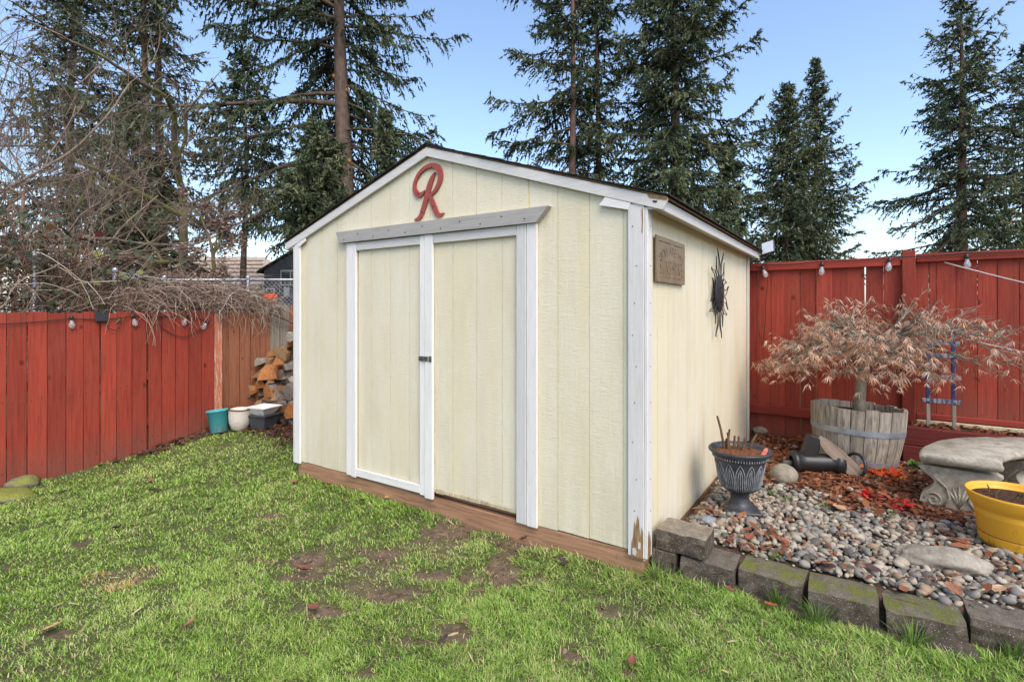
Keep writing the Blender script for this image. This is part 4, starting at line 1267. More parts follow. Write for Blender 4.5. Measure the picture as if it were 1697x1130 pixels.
# ------------------------------------------------------------------ laceleaf maple
def grow(rng, p, d, ln, r, depth, lines, tips, wander=.25, up=0.0, split=(2, 4), shrink=(.5, .75), nseg=5, tint=.5, spread=.7, mind=0):
    pts = [np.array(p, float)]; d = np.array(d, float); d /= np.linalg.norm(d)
    for k in range(nseg):
        d = d + rng.normal(0, wander, 3) * .45 + np.array([0, 0, up]) * .3
        d /= np.linalg.norm(d)
        pts.append(pts[-1] + d * ln / nseg)
    rad = np.linspace(r, r * .62, nseg + 1) if depth > 0 else np.linspace(r, r * .35, nseg + 1)
    lines.append((np.array(pts), rad, tint))
    if depth == 0:
        tips.append((pts[-1], d)); return
    nb = rng.integers(split[0], split[1] + 1)
    for b in range(nb):
        f = rng.uniform(.3, 1.0) if b else 1.0
        q = f * nseg; i = min(int(q), nseg - 1)
        pos = pts[i] * (1 - (q - i)) + pts[i + 1] * (q - i)
        nd = d + rng.normal(0, spread, 3); nd /= np.linalg.norm(nd)
        grow(rng, pos, nd, ln * rng.uniform(*shrink), r * (.62 if b == 0 else .5), depth - 1, lines, tips, wander, up, split, shrink, max(3, nseg - 1) if depth < 3 else nseg, tint, spread)
def line_obj(name, lines, mat, parent, n=4, smooth=True, loc=(0, 0, 0)):
    V, F, T = tubes_np(lines, n)
    return new_obj(name, np_mesh(name, V, F, {'tint': T}, smooth), mat, parent, loc)
def maple():
    rng = np.random.default_rng(5)
    root = thing('maple_tree', 'dwarf weeping maple with dry tan leaves growing in the barrel', 'tree', (BAR.x, BAR.y, .53))
    tr = [(0.02, 0.0, -.08), (.03, -.01, .10), (.05, .0, .24), (.085, .01, .38), (.11, .0, .52)]
    MB().add(tube(tr, [.052, .044, .040, .038, .034], 10)).build('trunk', M['maple_bark'], root, smooth=True)
    lines = []; leafp = []
    top = np.array(tr[-1], float)
    nl = 21
    for k in range(nl):
        a = 2 * math.pi * k / nl + rng.uniform(-.15, .15)
        ex, ey = math.cos(a), math.sin(a)
        reach = rng.uniform(.62, .98) * (1.22 if ex > .3 else .86) * (.70 if abs(ey) > .75 else 1)
        rise = rng.uniform(.08, .36); zdrop = rng.uniform(.03, .26)
        p0 = top - np.array([0, 0, rng.uniform(.0, .10)])
        pts = []
        for j in range(9):
            f = j / 8
            z = rise * math.sin(min(1, f * 1.45) * math.pi / 2) - zdrop * max(0, f - .35) ** 1.6 * 1.6
            wob = .05 * math.sin(f * 9 + k)
            pts.append(p0 + np.array([ex * reach * f - ey * wob, ey * reach * f + ex * wob, z + .025 * math.sin(f * 11 + k * 2)]))
        pts = np.array(pts)
        pts[:, 2] = np.maximum(pts[:, 2], .50 - .10 * np.linspace(0, 1, 9))
        lines.append((pts, np.linspace(.0125, .003, 9), .5))
        for j in range(2, 9):
            for s_ in range(3 if j < 8 else 4):
                d = pts[min(j, 8)] - pts[j - 1]; d /= np.linalg.norm(d)
                side = np.array([-d[1], d[0], 0]) * rng.choice((-1, 1))
                v = d * rng.uniform(.3, .9) + side * rng.uniform(.2, 1.0) + np.array([0, 0, rng.uniform(-.45, .45)])
                v /= np.linalg.norm(v)
                ln = rng.uniform(.16, .36) * (1.1 - .03 * j)
                q = [pts[j]]
                for m_ in range(5):
                    v = v + rng.normal(0, .16, 3) + np.array([0, 0, -.02]); v /= np.linalg.norm(v)
                    q.append(q[-1] + v * ln / 5)
                q = np.array(q); q[:, 2] = np.maximum(q[:, 2], .37)
                lines.append((q, np.linspace(.0042, .0014, 6), .5))
                for e in range(2):
                    m2 = rng.integers(1, 5); vv = v + rng.normal(0, .6, 3); vv[2] -= .1; vv /= np.linalg.norm(vv)
                    l2 = rng.uniform(.06, .16)
                    q2 = np.array([q[m2], q[m2] + vv * l2 * .5 + rng.normal(0, .008, 3), q[m2] + vv * l2 + np.array([0, 0, -.01])])
                    lines.append((q2, np.array([.0022, .0016, .001]), .5))
                    (leafp.append((q2[-1], vv)) if rng.random() < (.8 if ex < .3 else .38) else None)
                for m_ in (2, 3, 4, 5):
                    if rng.random() < (.82 if ex < .3 else .36): leafp.append((q[m_], v))
    line_obj('branches', lines, M['maple_bark'], root, 5)
    # each leaf: a fan of narrow hanging lobes
    n = len(leafp)
    P = np.array([l[0] for l in leafp]); D = np.array([l[1] for l in leafp])
    nl_ = 7
    V = []; F = []; T = []
    b = 0
    tint = np.clip(rng.beta(1.8, 1.5, n), 0, 1)
    for i in range(n):
        base = P[i]; az = rng.uniform(0, 6.28); sz = rng.uniform(.034, .080)
        dirh = np.array([math.cos(az), math.sin(az), 0]); perp = np.array([-dirh[1], dirh[0], 0])
        dr = rng.uniform(.4, 1.4)
        for k in range(nl_):
            a = (k - (nl_ - 1) / 2) * .42
            d = dirh * math.cos(a) + perp * math.sin(a) + np.array([0, 0, -dr * rng.uniform(.5, 1.3)]); d /= np.linalg.norm(d)
            s_ = np.cross(d, np.array([rng.normal(), rng.normal(), rng.normal()])); s_ /= np.linalg.norm(s_) + 1e-6
            l_ = sz * (1 - .10 * abs(k - 2.5)) * rng.uniform(.7, 1.2); w = l_ * .064
            mid = base + d * l_ * .5 + s_ * l_ * .05; tip = base + d * l_ + np.array([0, 0, -.25 * l_])
            V += [base, mid + s_ * w, tip, mid - s_ * w]; F.append((b, b + 1, b + 2, b + 3)); b += 4
            T += [min(1, max(0, tint[i] + rng.normal(0, .06)))] * 4
    me = np_mesh('leaves', np.array(V), np.array(F), {'tint': np.array(T)})
    lv = new_obj('leaves', me, M['maple_leaf'], root); lv['kind'] = 'stuff'
maple()

# ------------------------------------------------------------------ raised bed timbers, blue ladder
tb = thing('bed_timbers', 'two stacked dark red timbers edging the raised bed under the fence', 'garden edging', W(0, 0), ROT)
MB().add(cbox(1.235, 3.9, 2.79, 2.87, .07, .262, .006)).build('timber', M['darkred_h'], tb)
MB().add(cbox(1.225, 3.9, 2.795, 2.875, .265, .415, .006)).build('timber', M['darkred_h'], tb)
MB().add(cbox(1.27, 3.9, 2.876, RFY - .062, .1, .398, .004)).build('soil', M['soil'], tb)
scatter_chips('leaf_litter', 'dry scraps lying on the raised bed soil below the fence', 'leaf litter', 'mulch', 420, (1.3, 2.9, 2.88, 3.1), .05, lambda x, y: np.ones_like(x), 35, .3, .3)
def ladder():
    root = thing('wooden_ladder', 'small worn blue wooden ladder leaning on the red fence', 'ladder', W(0, 0), ROT)
    y = 2.955
    for x in (1.420, 1.588):
        MB().add(cbox(-.014, .014, -.014, .014, 0, .64, .003)).build('upright', M['blue'], root, (x, y + .03, .60), (R(-5), 0, 0))
        MB().add(cbox(-.013, .013, -.013, .013, 0, .195, .003)).build('leg', M['greywood'], root, (x, y + .013, .405), (R(-5), 0, 0))
    for z, w in ((.625, .13), (.825, .13), (1.005, .118), (1.115, .125), (1.215, .135)):
        MB().add(cbox(-w, w, -.010, .010, -.018, .018, .003)).build('rung', M['blue_h'], root, (1.508, y + .008 + (z - .4) * .087, z), (0, R(random.Random(int(z * 99)).uniform(-2, 2)), 0))
ladder()

# ------------------------------------------------------------------ bench
def bench():
    cx, cy, r0, r1, zt = 3.50, 2.74, .66, 1.05, .468
    root = thing('stone_bench', 'curved cast stone garden bench with scrolled legs', 'bench', (cx, cy, .12))
    a0, a1 = R(146), R(48)
    n = 22; V = []; F = []
    prof = []
    H1, H0 = zt - .12, zt - .12 - .052
    for rr_, zz in ((r0 + .012, H0), (r0 - .002, H0 + .012), (r0 - .006, H0 + .030), (r0, H1 - .012), (r0 + .014, H1), ((r0 + r1) / 2, H1 + .004), (r1 - .014, H1), (r1, H1 - .012), (r1 + .006, H0 + .030), (r1 + .002, H0 + .012), (r1 - .012, H0)):
        prof.append((rr_, zz))
    k = len(prof)
    from mathutils import noise
    for i in range(n + 1):
        a = a0 + (a1 - a0) * i / n
        for rr_, zz in prof:
            q = Vector((rr_ * math.cos(a), rr_ * math.sin(a), zz))
            ins = .0 
            jit = noise.noise(q * 14) * .004 + noise.noise(q * 40) * .002
            V.append((q.x * (1 + jit * .6), q.y * (1 + jit * .6), q.z + jit))
    for i in range(n):
        for j in range(k):
            F.append((i * k + j, i * k + (j + 1) % k, (i + 1) * k + (j + 1) % k, (i + 1) * k + j))
    F.append(tuple(range(k - 1, -1, -1))); F.append(tuple(n * k + j for j in range(k)))
    me = py_mesh('seat_slab', V, F)
    bm = bmesh.new(); bm.from_mesh(me); bmesh.ops.recalc_face_normals(bm, faces=bm.faces); bm.to_mesh(me); bm.free()
    new_obj('seat_slab', me, M['concrete'], root, smooth=True)
    # legs: scroll-sided slabs standing across the seat, carved on their faces
    out = [(-.165, 0), (.165, 0), (.185, .02), (.195, .055), (.180, .095), (.150, .125), (.125, .160), (.125, .190), (.150, .215), (.175, .235), (.180, .278), (-.180, .278), (-.175, .235), (-.150, .215), (-.125, .190), (-.125, .160), (-.150, .125), (-.180, .095), (-.195, .055), (-.185, .02)]
    P = np.array(out); Pn = []
    for i in range(len(P)):
        for f in (0, .33, .66):
            p0, p1, p2, p3 = P[i - 1], P[i], P[(i + 1) % len(P)], P[(i + 2) % len(P)]
            if i == 0 or i == 10: Pn.append(tuple(p1 * (1 - f) + p2 * f)); continue
            Pn.append(tuple(.5 * ((2 * p1) + (-p0 + p2) * f + (2 * p0 - 5 * p1 + 4 * p2 - p3) * f * f + (-p0 + 3 * p1 - 3 * p2 + p3) * f ** 3)))
    for ang in (139, 96, 56):
        a = R(ang); rm = (r0 + r1) / 2
        lg = MB().add(prism(Pn, -.045, .045, 'y')).build('leg', M['concrete'], root, (rm * math.cos(a), rm * math.sin(a), -.015), (0, 0, a))
        for fy in (-1, 1):
            mb = MB()
            for sg in (-1, 1):
                sp = []
                for j in range(26):
                    th_ = j * .42; rr_ = .050 * (1 - j / 29)
                    sp.append((sg * (.125 + rr_ * math.cos(th_)), fy * .045, .062 + rr_ * math.sin(th_)))
                mb.add(tube(sp, .0075, 6))
                mb.add(tube([(sg * .08, fy * .045, .03), (sg * .045, fy * .046, .09), (sg * .06, fy * .046, .15), (sg * .10, fy * .046, .19), (sg * .135, fy * .045, .225)], [.006, .009, .009, .008, .004], 6))
            for q in range(-2, 3):
                mb.add(tube([(0, fy * .045, .035), (q * .014, fy * .047, .10), (q * .030, fy * .046, .17 - abs(q) * .012)], [.004, .009, .004], 6))
            mb.build('carving', M['concrete'], lg, smooth=True)
bench()

# ------------------------------------------------------------------ pots
def pot_stems(root, n, rad, z, hgt, seed, r=.006, mat='dry_stem'):
    rng = random.Random(seed)
    for k in range(n):
        a = rng.uniform(0, 6.28); d = rad * rng.uniform(0, 1)
        p = Vector((d * math.cos(a), d * math.sin(a), z)); h = hgt * rng.uniform(.5, 1)
        q = [p, p + Vector((rng.uniform(-.01, .01), rng.uniform(-.01, .01), h * .5)), p + Vector((rng.uniform(-.03, .03), rng.uniform(-.03, .03), h))]
        MB().add(tube(q, [r, r * .85, r * .7], 6)).build('stem', M[mat], root, smooth=False)
def urn():
    p = ground_at(1226, 846, .02)
    root = thing('garden_urn', 'pewter grey pedestal urn of cut stems standing by the shed side wall', 'urn', p, ROT + R(24))
    base = [(-.098, 0, .0)]
    MB().add(cbox(-.108, .108, -.108, .108, -.01, .026, .006)).build('plinth', M['urn'], root)
    prof = [(.104, .027), (.094, .034), (.072, .046), (.060, .066), (.053, .095), (.056, .118), (.074, .130), (.096, .143), (.118, .172), (.130, .215), (.138, .265), (.147, .315), (.158, .350), (.176, .372), (.186, .380), (.188, .390), (.182, .398), (.172, .396), (.160, .380), (.150, .358), (.0, .356)]
    MB().add(lathe(prof, 40)).build('bowl', M['urn'], root, smooth=True)
    def rb(z):
        return float(np.interp(z, [q[1] for q in prof[6:14]], [q[0] for q in prof[6:14]]))
    for k in range(14):
        a = 2 * math.pi * k / 14
        for w, zt, r_ in ((.19, .325, .0030), (.10, .300, .0026), (.0, .285, .0022)):
            pts = []
            for j in range(9):
                z = .150 + (zt - .150) * j / 8
                aa = a - w * (1 - (max(0, j - 4) / 4) ** 2.2); pts.append((z, aa))
            full = pts + ([(z, 2 * a - aa) for z, aa in reversed(pts[:-1])] if w else [])
            q = [((rb(z) + .001) * math.cos(aa), (rb(z) + .001) * math.sin(aa), z) for z, aa in full]
            MB().add(tube(q, r_, 4)).build('relief_arch', M['urn_rub'], root, smooth=True)
    bead = MB()
    for k in range(64):
        a = 2 * math.pi * k / 64
        bead.add(cbox(-.002, .004, -.003, .003, -.006, .006, .001), 0, Matrix.Rotation(a, 4, 'Z') @ Matrix.Translation((.1605, 0, .350)))
    bead.build('bead_band', M['urn_rub'], root)
    MB().add(lathe([(0, .384), (.06, .386), (.13, .378), (.158, .368)], 24)).build('soil', M['soil_red'], root, smooth=True)
    rng = random.Random(3)
    for x, y, h, lean in ((-.085, .03, .205, -.22), (-.07, .02, .125, .1), (-.055, .035, .10, -.1), (-.03, .02, .085, .05), (0, .03, .08, .0), (.03, .02, .075, .1), (.06, .03, .10, .5), (.045, .05, .05, -.1), (-.08, .045, .06, .2), (.015, .0, .04, .2)):
        MB().add(tube([(x, y, .37), (x + lean * h * .5, y, .38 + h * .6), (x + lean * h, y, .385 + h)], [.0085, .0075, .0065], 7)).build('stem', M['dry_stem'], root)
    V = [(-.012, 0, 0), (.012, 0, 0), (.014, 0, .045), (.004, 0, .062), (-.010, 0, .05)]
    MB().add(prism([(q[0], q[2]) for q in V], -.0008, .0008, 'y')).build('plant_tag', M['scarlet_tag'], root, (.118, -.06, .365), (R(-15), R(22), R(-20)))
M['scarlet_tag'] = simple('plant_tag_card', (.62, .16, .10), .5, .5, 40, 0)
urn()
def yellow_pot():
    p = ground_at(1688, 904, .02)
    root = thing('flower_pot', 'bright yellow plastic flower pot of dark soil beside the stone bench', 'flower pot', p)
    prof = [(a_ * 1.07, b_ * 1.07) for a_, b_ in [(.128, 0), (.150, .004), (.154, .020), (.157, .050), (.1585, .058), (.1565, .060), (.158, .063), (.168, .150), (.171, .158), (.169, .162), (.1735, .172), (.1715, .176), (.177, .186), (.186, .200), (.199, .225), (.205, .252), (.207, .262), (.201, .264), (.196, .250), (.188, .225), (0, .222)]]
    MB().add(lathe(prof, 56)).build('pot', M['yellow'], root, smooth=True)
    MB().add(lathe([(0, .252), (.08, .257), (.15, .250), (.203, .243)], 28)).build('soil', M['soil'], root, smooth=True)
    MB().add(lathe([(.1699, .0615), (.1706, .0637), (.1699, .0658)], 48)).build('groove_band', M['soil_red'], root)
    rng = random.Random(6)
    for k in range(9):
        a = rng.uniform(0, 6.28); d = rng.uniform(.03, .13)
        x, y = d * math.cos(a), d * math.sin(a)
        MB().add(tube([(x, y, .245), (x + rng.uniform(-.01, .01), y, .275), (x + rng.uniform(-.035, .035), y + rng.uniform(-.02, .02), .284 + rng.uniform(0, .02))], [.006, .005, .003], 6)).build('stem', M['dry_stem'], root)
yellow_pot()
def left_pots():
    p = ground_at(364, 716)
    root = thing('teal_pot', 'dirty teal plastic pot tilted against the red plank fence', 'flower pot', p + Vector((0, 0, .0)), (R(-4), R(-7), 0))
    MB().add(lathe([(0, 0), (.082, 0), (.088, .006), (.108, .225), (.118, .228), (.118, .248), (.110, .249), (.104, .22), (.084, .02), (0, .02)], 32)).build('pot', M['teal'], root, smooth=True)
    MB().add(lathe([(0, .15), (.09, .15)], 20)).build('soil', M['soil'], root)
    p = ground_at(397, 712)
    root = thing('cream_pot', 'rounded cream pot between the teal pot and charcoal planter', 'flower pot', p, (R(2), R(3), 0))
    MB().add(lathe([(0, 0), (.062, 0), (.085, .02), (.110, .09), (.116, .16), (.115, .232), (.117, .240), (.109, .241), (.106, .225), (0, .205)], 36)).build('pot', M['cream_pot'], root, smooth=True)
    MB().add(lathe([(.1145, .228), (.119, .234), (.119, .2435), (.108, .2438), (.107, .234)], 36)).build('rim', M['soil_red'], root, smooth=True)
    def square_pot(name, lbl, p, rz, w0, w1, h, rim, mat):
        root = thing(name, lbl, 'planter', p, rz)
        V = []; 
        prof = [(w0, 0), (w1, h - rim), (w1 + .012, h - rim), (w1 + .014, h), (w1 - .004, h), (w0 - .006, .012)]
        for a, z in prof:
            for sx, sy in ((-1, -1), (1, -1), (1, 1), (-1, 1)): V.append((sx * a, sy * a, z))
        F = [(3, 2, 1, 0)]
        for k in range(len(prof) - 1):
            for i in range(4):
                F.append((k * 4 + i, k * 4 + (i + 1) % 4, k * 4 + 4 + (i + 1) % 4, k * 4 + 4 + i))
        F.append(tuple((len(prof) - 1) * 4 + i for i in range(4)))
        me = py_mesh('tub', V, F)
        o = new_obj('tub', me, M[mat], root)
        b = o.modifiers.new('edge', 'BEVEL'); b.width = .006; b.segments = 2
        return root
    p = ground_at(437, 709)
    square_pot('square_planter', 'charcoal square planter on the ground carrying a white tray', p, R(73), .088, .120, .165, .022, 'charcoal')
    q = p + Vector((0, 0, .155))
    square_pot('square_planter', 'white square planter tray nested on the charcoal planter', q, R(70), .080, .128, .092, .010, 'white_plastic')
left_pots()

# ------------------------------------------------------------------ stones, pipe, plank
def stone(name, lbl, u, v, r, seed, mat, amp=.14, rz=0, sub=3, dz=.0, freq=1.2, tilt=(0, 0)):
    p = ground_at(u, v, .02)
    o = MB().add(blob(r[0], r[1], r[2], seed, amp, sub, freq)).build(name, M[mat], None, p + Vector((0, 0, r[2] * .62 + dz)), (tilt[0], tilt[1], rz), True)
    tag(o, lbl, 'stone'); return o
stone('boulder', 'round tan boulder in the mulch beside the pedestal urn', 1298, 798, (.100, .085, .080), 3, 'boulder', .10, R(10))
stone('flat_rock', 'long flat tan rock set among the near pebbles', 1562, 935, (.19, .10, .058), 15, 'slab', .30, R(-30), 4, -.014, 1.5)
stone('small_rock', 'blue-grey angular rock at the base of the side wall', 1172, 867, (.048, .035, .030), 4, 'darkstone', .3, R(-20))
stone('small_rock', 'brown rounded rock hidden behind the pedestal urn near the fence', 1262, 718, (.09, .06, .05), 12, 'boulder', .18, 0)
def pipe_fitting():
    p = ground_at(1350, 782, .02)
    root = thing('pipe_fitting', 'black plastic pipe fitting lying on the mulch before the barrel', 'pipe', p + Vector((0, .0, .078)), R(-8))
    root.scale = (1.5, 1.5, 1.5)
    T = Matrix.Rotation(R(90), 4, 'Y')
    MB().add(lathe([(.030, -.115), (.054, -.113), (.058, -.105), (.058, -.092), (.050, -.088), (.046, -.05), (.046, .06), (.050, .09), (.058, .094), (.058, .130), (.050, .131), (.046, .10), (.03, -.10)], 28), 0, T).build('barrel_body', M['blackplastic'], root, smooth=True)
    MB().add(cbox(-.034, .034, -.03, .03, .0, .125, .008), 0, Matrix.Translation((-.035, 0, .02)) @ Matrix.Rotation(R(16), 4, 'Y')).build('inlet', M['blackplastic'], root)
    ring = [(0.02, .062 * math.cos(a), .062 * math.sin(a)) for a in [k * math.pi / 10 for k in range(20)]]
    MB().add(tube(ring, .008, 6, True)).build('ring', M['blackplastic'], root, (.165, -.03, .0), (0, R(12), R(20)), True)
    MB().add(lathe([(0, -.02), (.022, -.02), (.022, .03), (0, .03)], 12), 0, T).build('spigot', M['blackplastic'], root, (-.14, .0, -.012))
pipe_fitting()
def plank():
    a = ground_at(1424, 790, .02); b = BAR + Vector((-.20, -.315, .36))
    b = Vector((a.x - .26, a.y + .08, a.z + .29))
    d = (b - a); ln = d.length
    q = d.to_track_quat('Z', 'Y').to_euler()
    zx = d.normalized(); tc_ = (Vector((0, 0, CAM_H)) - a); yx = -(tc_ - zx * tc_.dot(zx)).normalized(); xx_ = yx.cross(zx)
    q = Matrix((xx_, yx, zx)).transposed().to_euler()
    out = [(-.055, -.02), (.048, -.035), (.056, .05), (.050, ln * .55), (.036, ln * .8), (.010, ln), (-.03, ln * .97), (-.050, ln * .7), (-.045, ln * .3)]
    o = MB().add(prism(out, -.010, .010, 'y')).build('driftwood_plank', M['plank'], None, a, q)
    tag(o, 'split weathered board leaning against the half barrel', 'board')
plank()

# ------------------------------------------------------------------ firewood
def log_mesh(kind, w, h, ln, seed):
    """cross-section in (x, z), length along y; material 0 wood, 1 bark"""
    rnd = random.Random(seed)
    if kind == 'half':
        arc = [(w / 2 * math.cos(a), h * math.sin(a)) for a in np.linspace(0, math.pi, 9)]
        poly = arc; bark = set(range(0, 8))
    elif kind == 'round':
        poly = [(w / 2 * math.cos(a), h / 2 + h / 2 * math.sin(a)) for a in np.linspace(0, 2 * math.pi, 13)[:-1]]; bark = set(range(12))
    elif kind == 'wedge':
        poly = [(-w / 2, 0)] + [(w / 2 * math.cos(a) * 1.0, h * (.15 + .85 * math.sin(a + .2))) for a in np.linspace(-.2, 1.7, 6)]; bark = set(range(1, 6))
    else:
        poly = [(-w / 2, 0), (w / 2 * rnd.uniform(.8, 1), h * rnd.uniform(0, .2)), (w / 2, h * rnd.uniform(.5, .8)), (w * rnd.uniform(-.1, .2), h), (-w / 2 * rnd.uniform(.6, 1), h * rnd.uniform(.5, .8))]; bark = {rnd.choice((2, 3))} if rnd.random() < .55 else set()
    poly = [(x + rnd.uniform(-.05, .05) * w, z + rnd.uniform(-.05, .05) * h) for x, z in poly]
    n = len(poly); V = []; F = []; Mi = []
    S = 7
    for k in range(S):
        y = -ln / 2 + ln * k / (S - 1)
        sx = 1 + rnd.uniform(-.07, .07); dx = rnd.uniform(-.05, .05) * w
        for x, z in poly: V.append((x * sx + dx + rnd.uniform(-.04, .04) * w, y + (rnd.uniform(-.012, .012) if k in (0, S - 1) else 0), (z - h / 2) * sx + rnd.uniform(-.05, .05) * h))
    for k in range(S - 1):
        for i in range(n):
            j = (i + 1) % n
            F.append((k * n + i, k * n + j, k * n + n + j, k * n + n + i)); Mi.append(1 if i in bark else 0)
    F.append(tuple(range(n))); Mi.append(0); F.append(tuple((S - 1) * n + n - 1 - i for i in range(n))); Mi.append(0)
    me = py_mesh('split_log', V, F)
    bm = bmesh.new(); bm.from_mesh(me); bmesh.ops.recalc_face_normals(bm, faces=bm.faces); bm.to_mesh(me); bm.free()
    return me, Mi
LOGS = [(482, 558, 20, 15, 0, 0, 'round', 'log_grey', 'grey-barked log at the very top of the firewood pile'),
        (477, 571, 34, 16, 24, 60, 'split', 'log_orange', 'orange split log just under the topmost grey log'),
        (467, 581, 26, 15, -20, 0, 'split', 'log_pale', 'pale wedge of firewood near the top left of the pile'),
        (485, 587, 24, 8, 20, 70, 'split', 'log_pale', 'thin pale split stick against the shed edge'),
        (449, 586, 16, 10, 10, 0, 'split', 'log_orange', 'small orange split piece on the upper left slope of the pile'),
        (446, 597, 32, 14, -24, 65, 'split', 'log_pale', 'long pale-brown split log on the left slope of the pile'),
        (463, 596, 24, 16, 0, 0, 'wedge', 'log_orange', 'orange wedge log under the pale top wedge'),
        (479, 606, 28, 18, 8, 0, 'wedge', 'log_brown', 'brown-faced wedge log beside the shed corner trim'),
        (444, 616, 46, 20, 8, 10, 'half', 'log_orange', 'big half-round log with bark in mid pile'),
        (472, 621, 30, 16, 0, 0, 'wedge', 'log_brown', 'dark brown wedge right of the big half-round log'),
        (426, 633, 42, 10, -4, 55, 'split', 'log_orange', 'flat orange split board below the big half-round log'),
        (468, 634, 52, 10, 18, 75, 'round', 'log_grey', 'slender barked branch sloping across the pile'),
        (415, 647, 30, 20, 0, 0, 'round', 'log_grey', 'barked log at the left end of the pile'),
        (434, 649, 20, 20, 30, 0, 'wedge', 'log_brown', 'dark upright wedge next to the left barked log'),
        (450, 646, 24, 20, 10, 0, 'split', 'log_orange', 'orange split log beneath the sloping branch'),
        (414, 662, 34, 17, 20, 0, 'split', 'log_brown', 'brown diamond-ended log behind the cream pot'),
        (463, 652, 18, 22, 0, 0, 'wedge', 'log_pale', 'pale upright wedge above the white tray'),
        (484, 649, 28, 24, 5, 20, 'round', 'log_grey', 'thick barked log at the shed end of the pile'),
        (482, 675, 36, 25, -4, 60, 'split', 'log_orange', 'large orange split log right of the white tray'),
        (482, 697, 40, 16, -5, 65, 'split', 'log_grey', 'grey squared timber at the bottom of the pile'),
        (440, 668, 38, 16, 0, 10, 'half', 'log_brown', 'brown half log behind the white tray'),
        (440, 688, 44, 22, 0, 15, 'half', 'log_brown', 'half log on the ground behind the charcoal planter'),
        (412, 682, 34, 20, 0, 5, 'round', 'log_brown', 'round log on the ground behind the cream pot'),
        (431, 600, 20, 11, 15, 30, 'split', 'log_grey', 'small grey split piece at the outer left of the upper slope'),
        (428, 616, 22, 12, -12, 20, 'wedge', 'log_brown', 'small brown wedge left of the big half-round log'),
        (420, 624, 18, 10, 10, 10, 'split', 'log_orange', 'orange sliver at the left shoulder of the pile'),
        (458, 607, 20, 9, 22, 70, 'split', 'log_orange', 'short orange stick lying over the big half-round log'),
        (487, 632, 22, 12, -18, 65, 'split', 'log_orange', 'orange stick slanting in front of the shed edge'),
        (402, 671, 22, 16, 0, 0, 'wedge', 'log_brown', 'outermost low brown wedge against the brown fence'),
        (424, 672, 24, 14, 12, 10, 'split', 'log_grey', 'grey split log above the cream pot rim'),
        (462, 671, 26, 16, -8, 20, 'round', 'log_brown', 'barked log right behind the white tray edge'),
        (463, 692, 30, 20, 0, 10, 'wedge', 'log_brown', 'dark wedge on the ground right of the charcoal planter'),
        (408, 640, 26, 11, 12, 25, 'round', 'log_grey', 'thin barked log at the upper left edge of the pile'),
        (405, 656, 28, 15, -10, 15, 'split', 'log_brown', 'brown split log low on the left edge of the pile'),
        (424, 646, 24, 13, 15, 20, 'split', 'log_orange', 'orange split log left of the dark upright wedge'),
        (426, 658, 24, 12, -8, 25, 'wedge', 'log_pale', 'pale wedge just above the cream pot'),
        (441, 631, 34, 8, 6, 60, 'split', 'log_pale', 'narrow pale lath below the big half-round log'),
        (438, 606, 26, 9, -16, 60, 'round', 'log_grey', 'thin barked stick resting on the big half-round log'),
        (458, 640, 26, 11, -12, 30, 'split', 'log_brown', 'brown split log under the sloping branch')]
def firewood():
    for i, (u, v, w, h, rot, yaw, kind, mat, lbl) in enumerate(LOGS):
        k = (u - 848.5) / 857
        s_ = .86 + (.05 if i % 2 else 0) + (.10 if v > 660 and u < 460 else 0)
        t = ((YX - SI * s_) - k * (YY + CO * s_)) / (k * .5565 + .8309)
        Yd = YY + CO * s_ + .5565 * t
        z = CAM_H - (v - 512) / 857 * Yd
        sc = Yd / 857 * (1.12 if u < 455 else 1.05)
        jr = random.Random(i * 13)
        yw = R(yaw + (jr.uniform(-28, 28) if yaw < 40 else 0))
        ln = .36
        ww = w * sc
        if yaw > 40: ln = max(.2, ww / math.sin(yw)); ww = h * sc * 1.25
        me, Mi = log_mesh(kind, ww, h * sc * 1.12, ln, i * 7 + 1)
        o = new_obj('split_log', me, [M[mat], M['log_bark']], None, W(-t, s_ + (.12 if yaw < 40 else .06), z), (0, 0, 0))
        me.polygons.foreach_set('material_index', Mi)
        o.rotation_euler = (Matrix.Rotation(ROT, 4, 'Z') @ Matrix.Rotation(-R(rot), 4, 'Y') @ Matrix.Rotation(yw, 4, 'Z')).to_euler()
        tag(o, lbl, 'firewood', 'split logs of the firewood pile')
    rnd = random.Random(77)
    used = set()
    for i in range(34):                # small pieces wedged in the gaps, a little behind the front ones
        u = rnd.uniform(402, 490)
        v = rnd.uniform(float(np.interp(u, [400, 445, 490], [650, 600, 566])), 698)
        k = (u - 848.5) / 857; s_ = rnd.uniform(.93, 1.0)
        t = ((YX - SI * s_) - k * (YY + CO * s_)) / (k * .5565 + .8309)
        Yd = YY + CO * s_ + .5565 * t
        kd = rnd.choice(('split', 'wedge', 'split', 'round')); mt = rnd.choice(('log_orange', 'log_brown', 'log_brown', 'log_pale', 'log_grey'))
        lb = 'small %s %s %s %s' % (mt[4:], {'split': 'split chunk', 'wedge': 'wedge', 'round': 'barked stick'}[kd], 'near the top' if v < 615 else ('at half height' if v < 660 else 'low down'), 'on the left flank of the firewood' if u < 435 else ('in the middle of the firewood' if u < 464 else 'of the firewood beside the shed'))
        if lb in used: continue
        used.add(lb)
        me, Mi = log_mesh(kd, rnd.uniform(.10, .17), rnd.uniform(.06, .10), .36, 500 + i)
        o = new_obj('split_log', me, [M[mt], M['log_bark']], None, W(-t, s_ + .14, CAM_H - (v - 512) / 857 * Yd))
        me.polygons.foreach_set('material_index', Mi)
        o.rotation_euler = (Matrix.Rotation(ROT, 4, 'Z') @ Matrix.Rotation(R(rnd.uniform(-30, 30)), 4, 'Y') @ Matrix.Rotation(R(rnd.uniform(-25, 25)), 4, 'Z')).to_euler()
        tag(o, lb, 'firewood', 'split logs of the firewood pile')
firewood()
